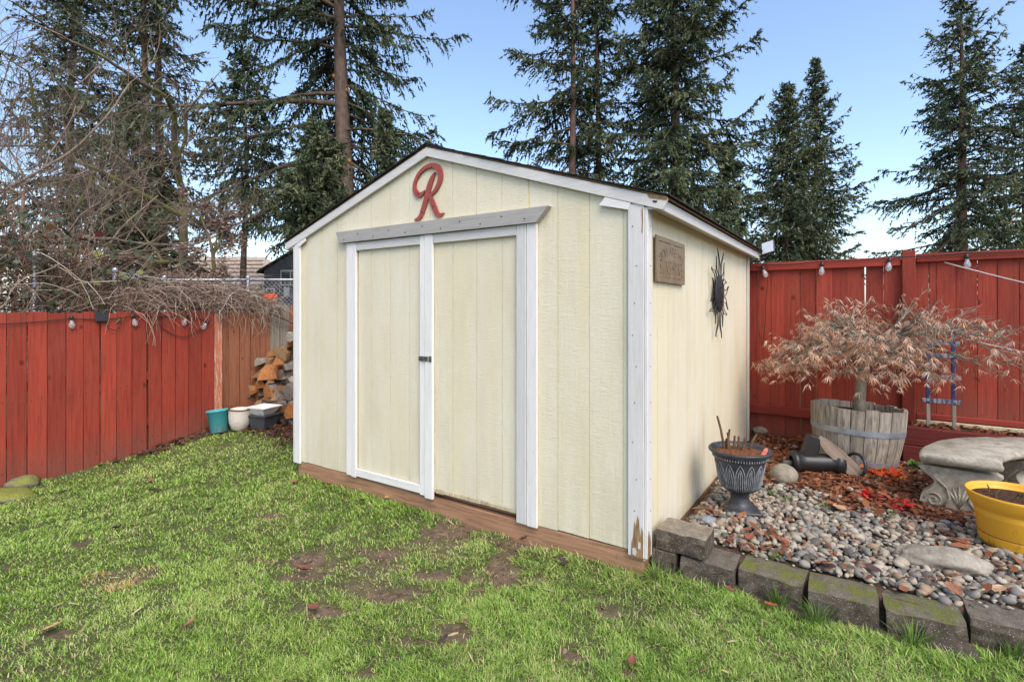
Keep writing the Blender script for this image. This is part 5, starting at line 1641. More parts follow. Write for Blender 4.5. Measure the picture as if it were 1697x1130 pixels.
# ------------------------------------------------------------------ conifers
def norm(a): return a / (np.linalg.norm(a, axis=-1, keepdims=True) + 1e-9)
def conifer(label, u, Y, topz, r0, z0, Rm, n, seed, card=.17, bark='fir_bark', lean=0.0, shade=0.0, power=.75, droop=.35, fill=1.0, gaps=None, side=None, name='fir_tree', pend=.5, stubs=0, clear=0.0, group='conifers beyond the fences', twig_gap=.15):
    rng = np.random.default_rng(seed)
    base = at(u, 512, Y); gz = -.05
    root = thing(name, label, 'tree', (base.x, base.y, gz), 0, group)
    Ht = topz - gz
    def axis(h): f = h / Ht; return np.array([lean * f + .05 * math.sin(f * 7 + seed), .04 * math.cos(f * 5 + seed), h])
    hs = np.linspace(0, Ht, 14)
    tr = MB().add(tube([axis(h) for h in hs], [max(.012, r0 * (1 - .93 * (h / Ht) ** .9)) for h in hs], 12)).build('trunk', M[bark], root, smooth=True)
    for k in range(stubs):
        h = rng.uniform(z0 * .5, Ht * .75); a = rng.uniform(math.pi * 1.05, math.pi * 1.95); p = axis(h); rr_ = r0 * (1 - .93 * (h / Ht) ** .9)
        d = np.array([math.cos(a), math.sin(a), .1])
        MB().add(tube([p + d * rr_ * .9, p + d * (rr_ + .04)], [.07, .055], 8)).build('branch_scar', M['log_orange'], tr)
    blines = []
    P0, P1, TT = [], [], []            # twigs
    C = []; tint_all = []
    n = int(n * 1.7)
    for i in range(n):
        fr = ((i + rng.uniform(0, 1)) / n) ** .85
        h = z0 + (Ht - z0) * fr
        if h > Ht * .985: h = Ht * .985
        prof = (1 - fr) ** power * min(1, .55 + fr * 2.2)
        az = i * 2.39996 + rng.uniform(-.5, .5)
        Lb = Rm * (prof * .97 + .03) * (rng.uniform(.35, 1.05) if rng.random() < .8 else rng.uniform(.9, 1.25)) * (.75 + .5 * float(vnoise(h * .55 + seed * 3.7, az * .8, seed)))
        if side is not None: Lb *= 1 + side[1] * math.cos(az - side[0])
        if clear and math.sin(az) < -.55 and rng.random() < clear: continue
        if gaps and any(abs(h - g0) < g1 and rng.random() < .85 for g0, g1 in gaps): continue
        el = -.25 + .95 * fr + rng.normal(0, .24)
        d = np.array([math.cos(az) * math.cos(el), math.sin(az) * math.cos(el), math.sin(el)])
        m = 8; f = np.linspace(0, 1, m)
        pts = axis(h)[None] + d[None] * (Lb * f)[:, None]
        pts[:, 2] += -droop * Lb * (f ** 1.7) * (1 - .7 * fr) + .22 * Lb * (f ** 4)
        side_v = np.array([-math.sin(az), math.cos(az), 0])
        pts += side_v[None] * (rng.normal(0, .06) * Lb * f ** 2)[:, None]
        blines.append((pts, np.linspace(max(.008, .014 * Lb), .004, m), .3))
        nt = max(8, int(Lb / twig_gap * fill * 1.75))
        tf = rng.uniform(.05, 1.0, nt) ** .85
        q = tf * (m - 1); qi = np.minimum(q.astype(int), m - 2); qf = (q - qi)[:, None]
        tp = pts[qi] * (1 - qf) + pts[qi + 1] * qf
        td = norm(pts[qi + 1] - pts[qi])
        sg = rng.choice((-1, 1), nt)[:, None]
        ang = rng.uniform(.5, 1.15, nt)[:, None]
        tdir = td * np.cos(ang) + side_v[None] * sg * np.sin(ang)
        tdir[:, 2] += rng.normal(-.15, .32, nt)
        tdir = norm(tdir)
        tl = np.clip(Lb * .30 * (1.15 - tf) + .14, .14, .85) * rng.uniform(.6, 1.2, nt)
        P0.append(tp); P1.append(np.concatenate([tdir, tl[:, None]], 1)); 
        TT.append(np.full(nt, rng.uniform(.25, .75)) + tf * .12)
    P0 = np.concatenate(P0); P1 = np.concatenate(P1); TT = np.concatenate(TT)
    # needle sprays along each twig
    kmax = 22
    cnt = np.clip((P1[:, 3] / (card * .26)).astype(int) + 3, 4, kmax)
    idx = np.repeat(np.arange(len(P0)), cnt)
    ff = rng.uniform(.0, 1.0, len(idx))
    d = P1[idx, :3]; tl = P1[idx, 3]
    pos = P0[idx] + d * (tl * ff)[:, None]
    pos[:, 2] -= (.25 + .35 * pend) * tl * ff ** 2
    cd = norm(d + rng.normal(0, .55, (len(idx), 3)) + np.array([0, 0, -pend * .35]))
    hang = rng.random(len(idx)) < pend * .35
    cd[hang] = norm(cd[hang] * .5 + np.array([0, 0, -1.0]))
    nr = norm(rng.normal(0, 1, (len(idx), 3)) + np.array([0, 0, .9]))
    sd_ = norm(np.cross(cd, nr))
    ln = card * rng.uniform(.5, 1.1, len(idx)); wd = ln * rng.uniform(.14, .26, len(idx))
    A = pos - cd * (ln * .25)[:, None]
    mid = pos + cd * (ln * .25)[:, None]
    Vt = np.stack([A + sd_ * wd[:, None], pos + cd * (ln * .85)[:, None], A - sd_ * wd[:, None]], 1)
    tint = np.clip(TT[idx] + rng.normal(0, .12, len(idx)) + .34 * (ff - .5) + rng.normal(0, .16, len(P0))[idx] - shade, 0, 1)  # tips lighter, inner needles darker: light and shade put into the needle colour
    F = np.arange(len(idx) * 3).reshape(-1, 3)
    V2, F2, T2 = tubes_np(blines, 4)
    br = new_obj('branches', np_mesh('branches', V2, F2, {'tint': T2}, True), M[bark], root)
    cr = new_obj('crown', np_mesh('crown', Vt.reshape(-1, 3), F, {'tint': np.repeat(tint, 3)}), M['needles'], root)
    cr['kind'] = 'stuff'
    return root, len(idx)
tot = 0
CON = [
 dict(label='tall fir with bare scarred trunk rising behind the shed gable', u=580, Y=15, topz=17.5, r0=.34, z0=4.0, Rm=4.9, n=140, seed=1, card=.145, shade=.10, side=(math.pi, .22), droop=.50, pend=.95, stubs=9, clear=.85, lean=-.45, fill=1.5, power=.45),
 dict(label='young bushy fir left of the scarred trunk, above the shed eave', u=522, Y=12.5, topz=5.9, r0=.10, z0=3.2, Rm=1.45, n=95, seed=2, card=.13, shade=-.06, droop=.25, pend=.3, fill=1.5, twig_gap=.09),
 dict(label='young fir in front of the scarred trunk, peeking over the gable', u=640, Y=13, topz=6.4, r0=.09, z0=1.4, Rm=1.15, n=80, seed=3, card=.13, shade=-.04, droop=.25, pend=.3, fill=1.4, twig_gap=.09),
 dict(label='thin-trunked fir, first of the group behind the shed roof', u=948, Y=20, topz=19, r0=.21, z0=3.0, Rm=3.1, n=125, seed=4, card=.175, clear=.7, bark='fir_bark_red', shade=.06, side=(math.pi, .28), droop=.45, pend=.7, fill=1.25, power=.35),
 dict(label='dark slim fir in the middle of the group behind the shed roof', u=990, Y=20.6, topz=18, r0=.20, z0=2.6, Rm=2.1, n=95, seed=5, card=.18, shade=.10, droop=.45, pend=.7, fill=1.25, power=.35),
 dict(label='broad dense fir, thickest of the group behind the shed roof', u=1118, Y=19.4, topz=19.5, r0=.30, z0=1.0, Rm=3.55, n=215, seed=6, card=.18, shade=.02, side=(0, .06), droop=.42, pend=.6, fill=1.2, power=.42),
 dict(label='dense dark fir filling the gap behind the far shed eave', u=1205, Y=21, topz=8.2, r0=.2, z0=.5, Rm=2.3, n=120, seed=7, card=.20, shade=.04, droop=.35, pend=.4, fill=1.2),
 dict(label='shorter fir with bare lower trunk right of the shed', u=1303, Y=22, topz=10.9, r0=.20, z0=2.2, Rm=2.6, n=160, seed=8, card=.165, bark='fir_bark_red', shade=.0, droop=.30, pend=.4, fill=1.25, power=.6),
 dict(label='slim pointed fir beside the shorter bare-trunk fir', u=1352, Y=23.5, topz=12.8, r0=.21, z0=.6, Rm=3.3, n=175, seed=9, card=.17, shade=-.02, droop=.34, pend=.4, fill=1.0, power=.9, side=(0, .15)),
 dict(label='tall open fir over the red fence with its pointed top in view', u=1594, Y=24, topz=15.8, r0=.34, z0=2.2, Rm=4.6, n=125, seed=10, card=.185, bark='fir_bark_red', shade=.02, droop=.40, pend=.5, fill=.95, power=.62),
 dict(label='fir cut by the frame edge beyond the red fence', u=1700, Y=25, topz=14.2, r0=.28, z0=2.5, Rm=3.6, n=95, seed=11, card=.19, shade=.02, droop=.40, pend=.5, fill=.95, power=.6),
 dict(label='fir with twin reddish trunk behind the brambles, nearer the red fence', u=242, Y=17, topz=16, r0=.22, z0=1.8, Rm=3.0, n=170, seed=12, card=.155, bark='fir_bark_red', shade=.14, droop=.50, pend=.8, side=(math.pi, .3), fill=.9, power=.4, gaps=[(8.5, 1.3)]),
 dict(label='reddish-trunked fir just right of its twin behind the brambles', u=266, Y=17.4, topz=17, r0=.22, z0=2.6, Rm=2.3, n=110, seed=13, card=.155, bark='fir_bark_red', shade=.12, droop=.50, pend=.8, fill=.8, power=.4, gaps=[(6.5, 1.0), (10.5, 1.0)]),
 dict(label='dark fir behind the bare trees at the upper frame edge', u=120, Y=21, topz=17, r0=.24, z0=1.5, Rm=3.6, n=150, seed=14, card=.18, shade=.14, droop=.5, pend=.8, fill=.8, power=.4),
 dict(label='dense dark green fir filling the space just before the twin trunks', u=215, Y=15.5, topz=8.4, r0=.12, z0=.6, Rm=1.7, n=95, seed=15, card=.17, shade=.08, droop=.35, pend=.5, fill=1.1),
 dict(label='dense fir behind the gap between the twin trunks and the scarred fir', u=405, Y=18.5, topz=10.6, r0=.15, z0=5.2, Rm=2.3, n=75, seed=16, card=.17, shade=.08, droop=.42, pend=.8, fill=1.0, power=.55),
]
for c in CON:
    r_, k = conifer(**c); tot += k
print('needle sprays', tot)

# ------------------------------------------------------------------ bare deciduous trees and thicket beyond the low fence
def bare(label, base, d, ln, r, depth, seed, mat, name='bare_tree', n=3, group='bare trees beyond the low fence', trunk=None, **kw):
    rng = np.random.default_rng(seed)
    root = thing(name, label, 'tree', base, 0, group)
    lines = []; tips = []
    grow(rng, (0, 0, 0), d, ln, r, depth, lines, tips, tint=.5, **kw)
    MB().add(tube([tuple(p) for p in lines[0][0]], list(lines[0][1]), 9)).build('trunk', M[mat], root, smooth=True)
    big = [l for l in lines[1:] if l[1][0] > .02]; small = [l for l in lines[1:] if l[1][0] <= .02]
    if big: line_obj('limbs', big, M[mat], root, 6)
    if small:
        o = line_obj('twigs', small, M['grey_bark'], root, 3); o['kind'] = 'stuff'
    return root, lines, tips
bare('bare multi-branched tree filling the upper corner beyond the low fence', at(-40, 512, 9) * 1.0 + Vector((0, 0, -1.45)), (.02, .05, 1), 3.2, .07, 6, 41, 'grey_bark', wander=.30, up=.10, split=(3, 4), shrink=(.55, .82), spread=.55, nseg=6)
bare('bare tree of grey arching branches between the corner and the twin firs', at(110, 512, 10.5) + Vector((0, 0, -1.45)), (-.02, .0, 1), 3.0, .055, 6, 52, 'grey_bark', wander=.26, up=.22, split=(3, 4), shrink=(.55, .80), spread=.60, nseg=6)
bare('slender sapling with a straight reddish stem close behind the low fence', at(18, 512, 6.6) + Vector((0, 0, -1.45)), (.02, .0, 1), 3.0, .030, 4, 23, 'fir_bark_red', wander=.10, up=.2, split=(3, 4), shrink=(.35, .6), spread=.75, nseg=7)
bare('mossy bare tree with a crooked limb beside the twin firs', at(284, 512, 14) + Vector((0, 0, -1.45)), (.02, .0, 1), 4.2, .15, 5, 24, 'moss_bark', wander=.22, up=.05, split=(2, 3), shrink=(.5, .8), spread=.70, nseg=6)
bare('thin bare tree reaching in over the upper frame edge', at(85, 512, 8.6) + Vector((0, 0, -1.45)), (-.12, .0, 1), 2.3, .035, 6, 55, 'grey_bark', wander=.28, up=.22, split=(2, 4), shrink=(.55, .85), spread=.62, nseg=5)
bare('dense twiggy bare tree filling the corner above the thicket', at(45, 512, 8.0) + Vector((0, 0, -1.45)), (.02, .1, 1), 2.3, .035, 6, 66, 'grey_bark', wander=.32, up=.15, split=(3, 4), shrink=(.58, .84), spread=.62, nseg=5)
bare('second twiggy bare tree between the thicket and the dark firs', at(135, 512, 9.4) + Vector((0, 0, -1.45)), (-.10, .1, 1), 2.5, .035, 6, 67, 'grey_bark', wander=.32, up=.15, split=(3, 4), shrink=(.58, .84), spread=.62, nseg=5)
def leaf_cards(P, size, rng, asp=.5, flat=.3):
    n = len(P)
    d = norm(rng.normal(0, 1, (n, 3)) * np.array([1, 1, flat])); nr = norm(rng.normal(0, 1, (n, 3)) + np.array([0, 0, 1.2]))
    s = norm(np.cross(d, nr)); ln = size * rng.uniform(.6, 1.4, n); w = ln * asp * .5
    V = np.stack([P, P + d * (ln * .5)[:, None] + s * w[:, None], P + d * ln[:, None], P + d * (ln * .5)[:, None] - s * w[:, None]], 1)
    return V.reshape(-1, 3), np.arange(n * 4).reshape(-1, 4)
def leafy_shrub(label, base, seed, ln, depth, size, per, mat='shrub_leaf', name='shrub', bark='moss_bark', **kw):
    root, lines, tips = bare(label, base, kw.pop('d', (.1, 0, 1)), ln, kw.pop('r', .06), depth, seed, bark, name, group='shrubs beyond the low fence', **kw)
    rng = np.random.default_rng(seed)
    P = []
    for pts, rad, t in lines:
        if rad[0] < .012:
            for _ in range(per):
                k = rng.integers(1, len(pts)); P.append(pts[k] + rng.normal(0, .04, 3))
    P = np.array(P)
    V, F = leaf_cards(P, size, rng)
    o = new_obj('crown', np_mesh('crown', V, F, {'tint': np.repeat(rng.beta(2, 2, len(P)), 4)}), M[mat], root); o['kind'] = 'stuff'
    return root
leafy_shrub('russet shrub with withered small leaves before the tan-roofed house', at(335, 512, 11.0) + Vector((0, 0, -1.45)), 31, 1.75, 5, .075, 16, d=(.16, 0, 1), r=.085, wander=.30, up=.05, split=(3, 4), shrink=(.45, .68), spread=.80, nseg=5)
def thicket():
    rng = np.random.default_rng(41)
    root = thing('bramble_thicket', 'tangled bramble thicket rising behind the low red fence', 'bramble', W(0, 0), ROT)
    lines = []
    def top(y): return np.interp(y, [-2.6, -1.2, -.5, .0, .4, .8, 1.3, 2.5], [2.25, 2.1, 1.92, 1.72, 1.56, 1.45, 1.40, 1.38])
    for i in range(2100):
        y = rng.uniform(-2.4, 1.6); dep = rng.uniform(0, 1.5) ** 1.0
        x = LFX - .10 - dep
        zt = top(y) - .10 + .20 * dep / 1.5
        z = rng.uniform(.3, 1.0) ** .6 * zt
        d = norm(np.array([rng.normal(.15, .7), rng.normal(0, 1), rng.normal(.1, .55)]))
        ln = rng.uniform(.35, 1.1); p = np.array([x, y, z]); pts = [p]
        for k in range(6):
            d = norm(d + rng.normal(0, .22, 3) + np.array([0, 0, -.14])); p = p + d * ln / 6; pts.append(p)
        pts = np.array(pts)
        lim = LFX + np.where(pts[:, 2] > 1.39, .12, -.06)
        pts[:, 0] = np.minimum(pts[:, 0], lim)
        pts[:, 2] = np.minimum(pts[:, 2], top(pts[:, 1]) + .28)
        r = rng.uniform(.0022, .0055)
        lines.append((pts, np.linspace(r, r * .5, 7), np.clip(rng.beta(1.2, 1.4), 0, 1)))
    # tall arching canes above
    for i in range(260):
        y = rng.uniform(-2.4, -.5); x = LFX - .15 - rng.uniform(0, 1.6); d = norm(np.array([rng.normal(0, .35), rng.normal(.1, .4), 1.0]))
        p = np.array([x, y, top(y) - .3]); ln = rng.uniform(.5, 1.3); pts = [p]
        for k in range(7):
            d = norm(d + rng.normal(0, .12, 3) + np.array([0, 0, -.16])); p = p + d * ln / 7; pts.append(p)
        r = rng.uniform(.002, .0045)
        lines.append((np.array(pts), np.linspace(r, r * .4, 8), rng.uniform(.1, .7)))
    o = line_obj('canes', lines, M['cane'], root, 4); o['kind'] = 'stuff'
    P = []
    for pts, rad, t in lines:
        if rng.random() < .62:
            for _ in range(rng.integers(1, 4)):
                q = pts[rng.integers(1, len(pts))] + rng.normal(0, .03, 3)
                if q[0] < LFX - .03 and rng.random() < np.interp(q[2], [1.2, 1.55, 2.3], [.12, .65, 1.0]): P.append(q)
    P = np.array(P)
    V, F = leaf_cards(P, .085, rng, .8, .6)
    o = new_obj('leaves', np_mesh('leaves', V, F, {'tint': np.repeat(rng.beta(1.7, 1.5, len(P)), 4)}), M['bramble_leaf'], root); o['kind'] = 'stuff'
    # the dead heap flopped over the fence top
    r2 = thing('dead_vines', 'heap of dead grey-brown vines hanging over the fence top', 'vines', W(0, 0), ROT)
    lines = []
    for i in range(1500):
        y = rng.uniform(-.5, 1.15)
        hgt = np.interp(y, [-.9, -.3, .1, .5, .9, 1.2], [.10, .26, .34, .31, .20, .06])
        x = LFX + rng.uniform(-.55, .03); z = 1.39 + rng.uniform(.0, 1.0) * hgt
        d = norm(np.array([rng.normal(.55, .5), rng.normal(.25, .8), rng.normal(.0, .25)]))
        ln = rng.uniform(.18, .55); p = np.array([x, y, z]); pts = [p]
        for k in range(6):
            d = norm(d + rng.normal(0, .2, 3) + np.array([0, 0, -.25 if p[0] > LFX + .02 else -.05])); p = p + d * ln / 6
            if p[0] < LFX + .025: p[2] = max(p[2], 1.385)
            else: p[0] = min(p[0], LFX + .16)
            pts.append(p.copy())
        r = rng.uniform(.0018, .0045)
        lines.append((np.array(pts), np.linspace(r, r * .5, 7), np.clip(rng.beta(1.5, 1.1), 0, 1)))
    for y0, zz in ((.98, 1.30), (1.05, 1.22), (.85, 1.28)):
        for k in range(5):
            p = np.array([LFX + .04, y0 + rng.uniform(-.05, .05), zz]); d = norm(np.array([.1, rng.normal(.4, .5), -.6 + rng.normal(0, .4)])); pts = [p]
            for j in range(6):
                d = norm(d + rng.normal(0, .35, 3)); d[0] *= .3; p = p + d * .04; pts.append(p.copy())
            lines.append((np.array(pts), np.linspace(.003, .0012, 7), .9))
    o = line_obj('canes', lines, M['cane'], r2, 4); o['kind'] = 'stuff'
    # a fallen mossy branch from the heap toward the woodpile
    pts = [(LFX + .05, .80, 1.42), (LFX + .08, 1.02, 1.36), (LFX + .10, 1.25, 1.26), (LFX + .12, 1.5, 1.14), (LFX + .13, 1.7, 1.08)]
    b = MB().add(tube(pts, [.012, .016, .015, .013, .008], 7)).build('fallen_branch', M['moss_bark'], None, W(0, 0), ROT, True)
    tag(b, 'mossy fallen branch sloping from the vine heap down to the woodpile', 'branch')
thicket()

# ------------------------------------------------------------------ chain-link fence
def chain_link():
    root = thing('chain_link_fence', 'galvanised chain-link fence with round posts behind the brambles', 'fence', (0, 0, 0))
    A = at(57, 512, 5.35); B = at(330, 512, 9.0); Cc = at(640, 512, 9.1)
    zt = 1.93
    pts = [(A.x - .4, A.y - 2.2), (A.x, A.y), (B.x - .6, B.y), (at(411, 512, 9.03).x, 9.03), (Cc.x, Cc.y)]
    for x, y in pts + [(at(200, 512, 7.4).x, 7.3)]:
        p = MB().add(tube([(x, y, -.05), (x, y, zt + .03)], .03, 10)).build('post', M['steel'], root, smooth=True)
        MB().add(lathe([(.036, -.03), (.037, 0), (.03, .02), (.0, .032)], 12)).build('post_cap', M['steel'], p, (x, y, zt + .03), smooth=True)
    MB().add(tube([(x, y, zt - .02) for x, y in pts], .021, 8)).build('top_rail', M['steel'], root, smooth=True)
    lines = []
    for (x0, y0), (x1, y1) in zip(pts[2:-1], pts[3:]):
        ln = math.hypot(x1 - x0, y1 - y0); h = zt - .05
        s = .075
        k = -h
        while k < ln:
            for sg in (1, -1):
                a0, b0 = (k, 0.0), (k + h, h)
                if sg < 0: a0, b0 = (k, h), (k + h, 0.0)
                t0 = max(0, -a0[0] / (b0[0] - a0[0])); t1 = min(1, (ln - a0[0]) / (b0[0] - a0[0]))
                if t1 <= t0: continue
                P = []
                for t in (t0, t1):
                    q = a0[0] + (b0[0] - a0[0]) * t; z = a0[1] + (b0[1] - a0[1]) * t
                    P.append((x0 + (x1 - x0) * q / ln, y0 + (y1 - y0) * q / ln + sg * .003, z + .02))
                lines.append((np.array(P), np.array([.0028, .0028]), .5))
            k += s
    o = line_obj('wire_mesh', lines, M['steel'], root, 3); o['kind'] = 'stuff'
chain_link()
def orange_can():
    p = at(447, 506, 8.2)
    r = thing('fence_pillar', 'mossy wooden pillar beyond the brown fence carrying an orange tub', 'post', (p.x, p.y, -.05))
    MB().add(cbox(-.13, .13, -.1, .1, 0, p.z + .05, .008)).build('shaft', M['greywood'], r)
    MB().add(cbox(-.16, .16, -.13, .13, p.z + .052, p.z + .085, .006)).build('cap', M['moss_bark'], r)
    root = thing('orange_tub', 'small orange plastic tub by the chain-link fence', 'tub', (p.x, p.y, p.z + .036))
    MB().add(lathe([(0, 0), (.085, 0), (.105, .02), (.118, .08), (.112, .12), (.085, .145), (.0, .155)], 24)).build('shell', M['orange'], root, smooth=True)
    MB().add(tube([(.05, -.11, .0), (-.02, -.122, .05), (-.07, -.105, .02), (-.10, -.06, .06)], .012, 6)).build('strap', M['yellow_tape'], root, smooth=True)
orange_can()

# ------------------------------------------------------------------ neighbours' houses
def house_tan():
    Y = 23.0
    x0, x1 = at(150, 512, Y).x, at(452, 512, Y).x
    root = thing('tan_house', 'low cream house with a long tan shingled roof beyond the thicket', 'house', ((x0 + x1) / 2, Y, -.05))
    hw = (x1 - x0) / 2; D = 7.5; ze = 2.15; zr = 4.15
    wl_ = MB().add(cbox(-hw + .5, hw - .5, 0, D, 0, ze, .01)).build('wall', M['house_cream'], root)
    V = [(-hw, -.5, ze - .03), (hw, -.5, ze - .03), (hw, D + .5, ze - .03), (-hw, D + .5, ze - .03), (-hw + .2, D / 2, zr), (hw - 2.2, D / 2, zr)]
    V += [(x, y, z - .12) for x, y, z in V[:4]]
    rf_ = MB().add((V, [(0, 1, 5, 4), (1, 2, 5), (2, 3, 4, 5), (3, 0, 4), (6, 7, 1, 0), (7, 8, 2, 1), (8, 9, 3, 2), (9, 6, 0, 3), (9, 8, 7, 6)])).build('roof', M['house_roof'], root)
    for k in range(1, 9):              # shingle courses
        f = k / 9; y = -.5 + (D / 2 + .5) * f; z = ze - .03 + (zr - ze + .03) * f
        MB().add(cbox(-hw + .2 * f, hw - 2.2 * f, y - .20, y + .01, z - .045, z + .018, .004)).build('shingle_course', M['house_roof'], rf_, (0, 0, 0), (0, 0, 0))
    MB().add(cbox(-hw, hw, -.53, -.505, ze - .16, ze - .03, .005)).build('gutter', M['house_white'], root)
    for x, w in ((hw - 1.8, .8), (hw - 5.2, 1.2), (-1.5, 1.2)):
        f = MB().add(cbox(x - w / 2 - .08, x + w / 2 + .08, -.06, -.005, .75, 1.85, .01)).build('window', M['house_white'], root)
        for s_ in (-1, 1):
            MB().add(cbox(x + s_ * w / 4 - w / 4 + .02, x + s_ * w / 4 + w / 4 - .02, -.085, -.062, .83, 1.77, .004)).build('pane', M['pane'], f)
    for x in (hw - .35, hw - 3.0):
        MB().add(cbox(x - .09, x + .09, -.48, -.30, 0, ze - .16, .008)).build('porch_post', M['greywood'], root)
house_tan()
def house_grey():
    Y = 20.0
    c = at(560, 512, Y).x
    root = thing('grey_house', 'blue-grey sided house gable just visible past the shed corner', 'house', (c, Y, -.05))
    hw = 2.85; ze = 2.95; zr = 4.7
    for k in range(24):
        z0 = k * .19; z1 = min(z0 + .188, zr)
        w = hw if z1 < ze else max(.1, hw * (zr - z1) / (zr - ze))
        MB().add(cbox(-w, w, -.02 - .012 * 0, .0, z0, z1, .004)).build('siding_board', M['house_grey'], root, (0, 0, 0), (R(-2.5) * 0, 0, 0))
    MB().add(prism([(-hw, 0), (hw, 0), (hw, ze), (0, zr), (-hw, ze)], .001, 6, 'y')).build('wall', M['house_grey'], root)
    for sg in (-1, 1):
        q = [(sg * (hw + .25), ze - .12), (sg * (hw + .25), ze - .04), (0, zr + .12), (0, zr + .03)]
        MB().add(prism(q, -.10, 6.3, 'y')).build('roof_slope', M['house_roof_dark'], root)
    f = MB().add(cbox(-2.2, -1.45, -.06, -.021, 2.35, 2.95, .01)).build('window', M['house_white'], root)
    for k in range(2): MB().add(cbox(-2.15 + k * .36, -1.83 + k * .36, -.075, -.061, 2.40, 2.90, .004)).build('pane', M['pane'], f)
    f = MB().add(cbox(-2.75, -2.42, -.06, -.021, 1.4, 2.25, .01)).build('window', M['house_white'], root)
    MB().add(cbox(-2.70, -2.47, -.075, -.061, 1.46, 2.19, .004)).build('pane', M['pane'], f)
    MB().add(cbox(-2.06, -1.86, -.10, -.021, 1.95, 2.30, .01)).build('meter_box', M['house_white'], root)
house_grey()

# ------------------------------------------------------------------ mossy stones at the frame edge by the fence foot
def moss_edge():
    for i, (u, v, r, lbl) in enumerate((
        (4, 826, (.24, .15, .055), 'flat grey stone by the fence foot at the frame edge'),
        (36, 806, (.12, .10, .065), 'bright mossy stone standing by the foot of the red fence'),
        (12, 803, (.14, .09, .065), 'mossy stone behind the flat grey one by the fence foot'))):
        p = ground_at(u, v)
        o = MB().add(blob(r[0], r[1], r[2], 60 + i, .2, 3, 1.3)).build('edging_stone', M['moss_stone'], None, p + Vector((0, 0, r[2] * .4)), (0, 0, R(20 * i)), True)
        tag(o, lbl, 'stone', 'edging stones by the low fence')
moss_edge()

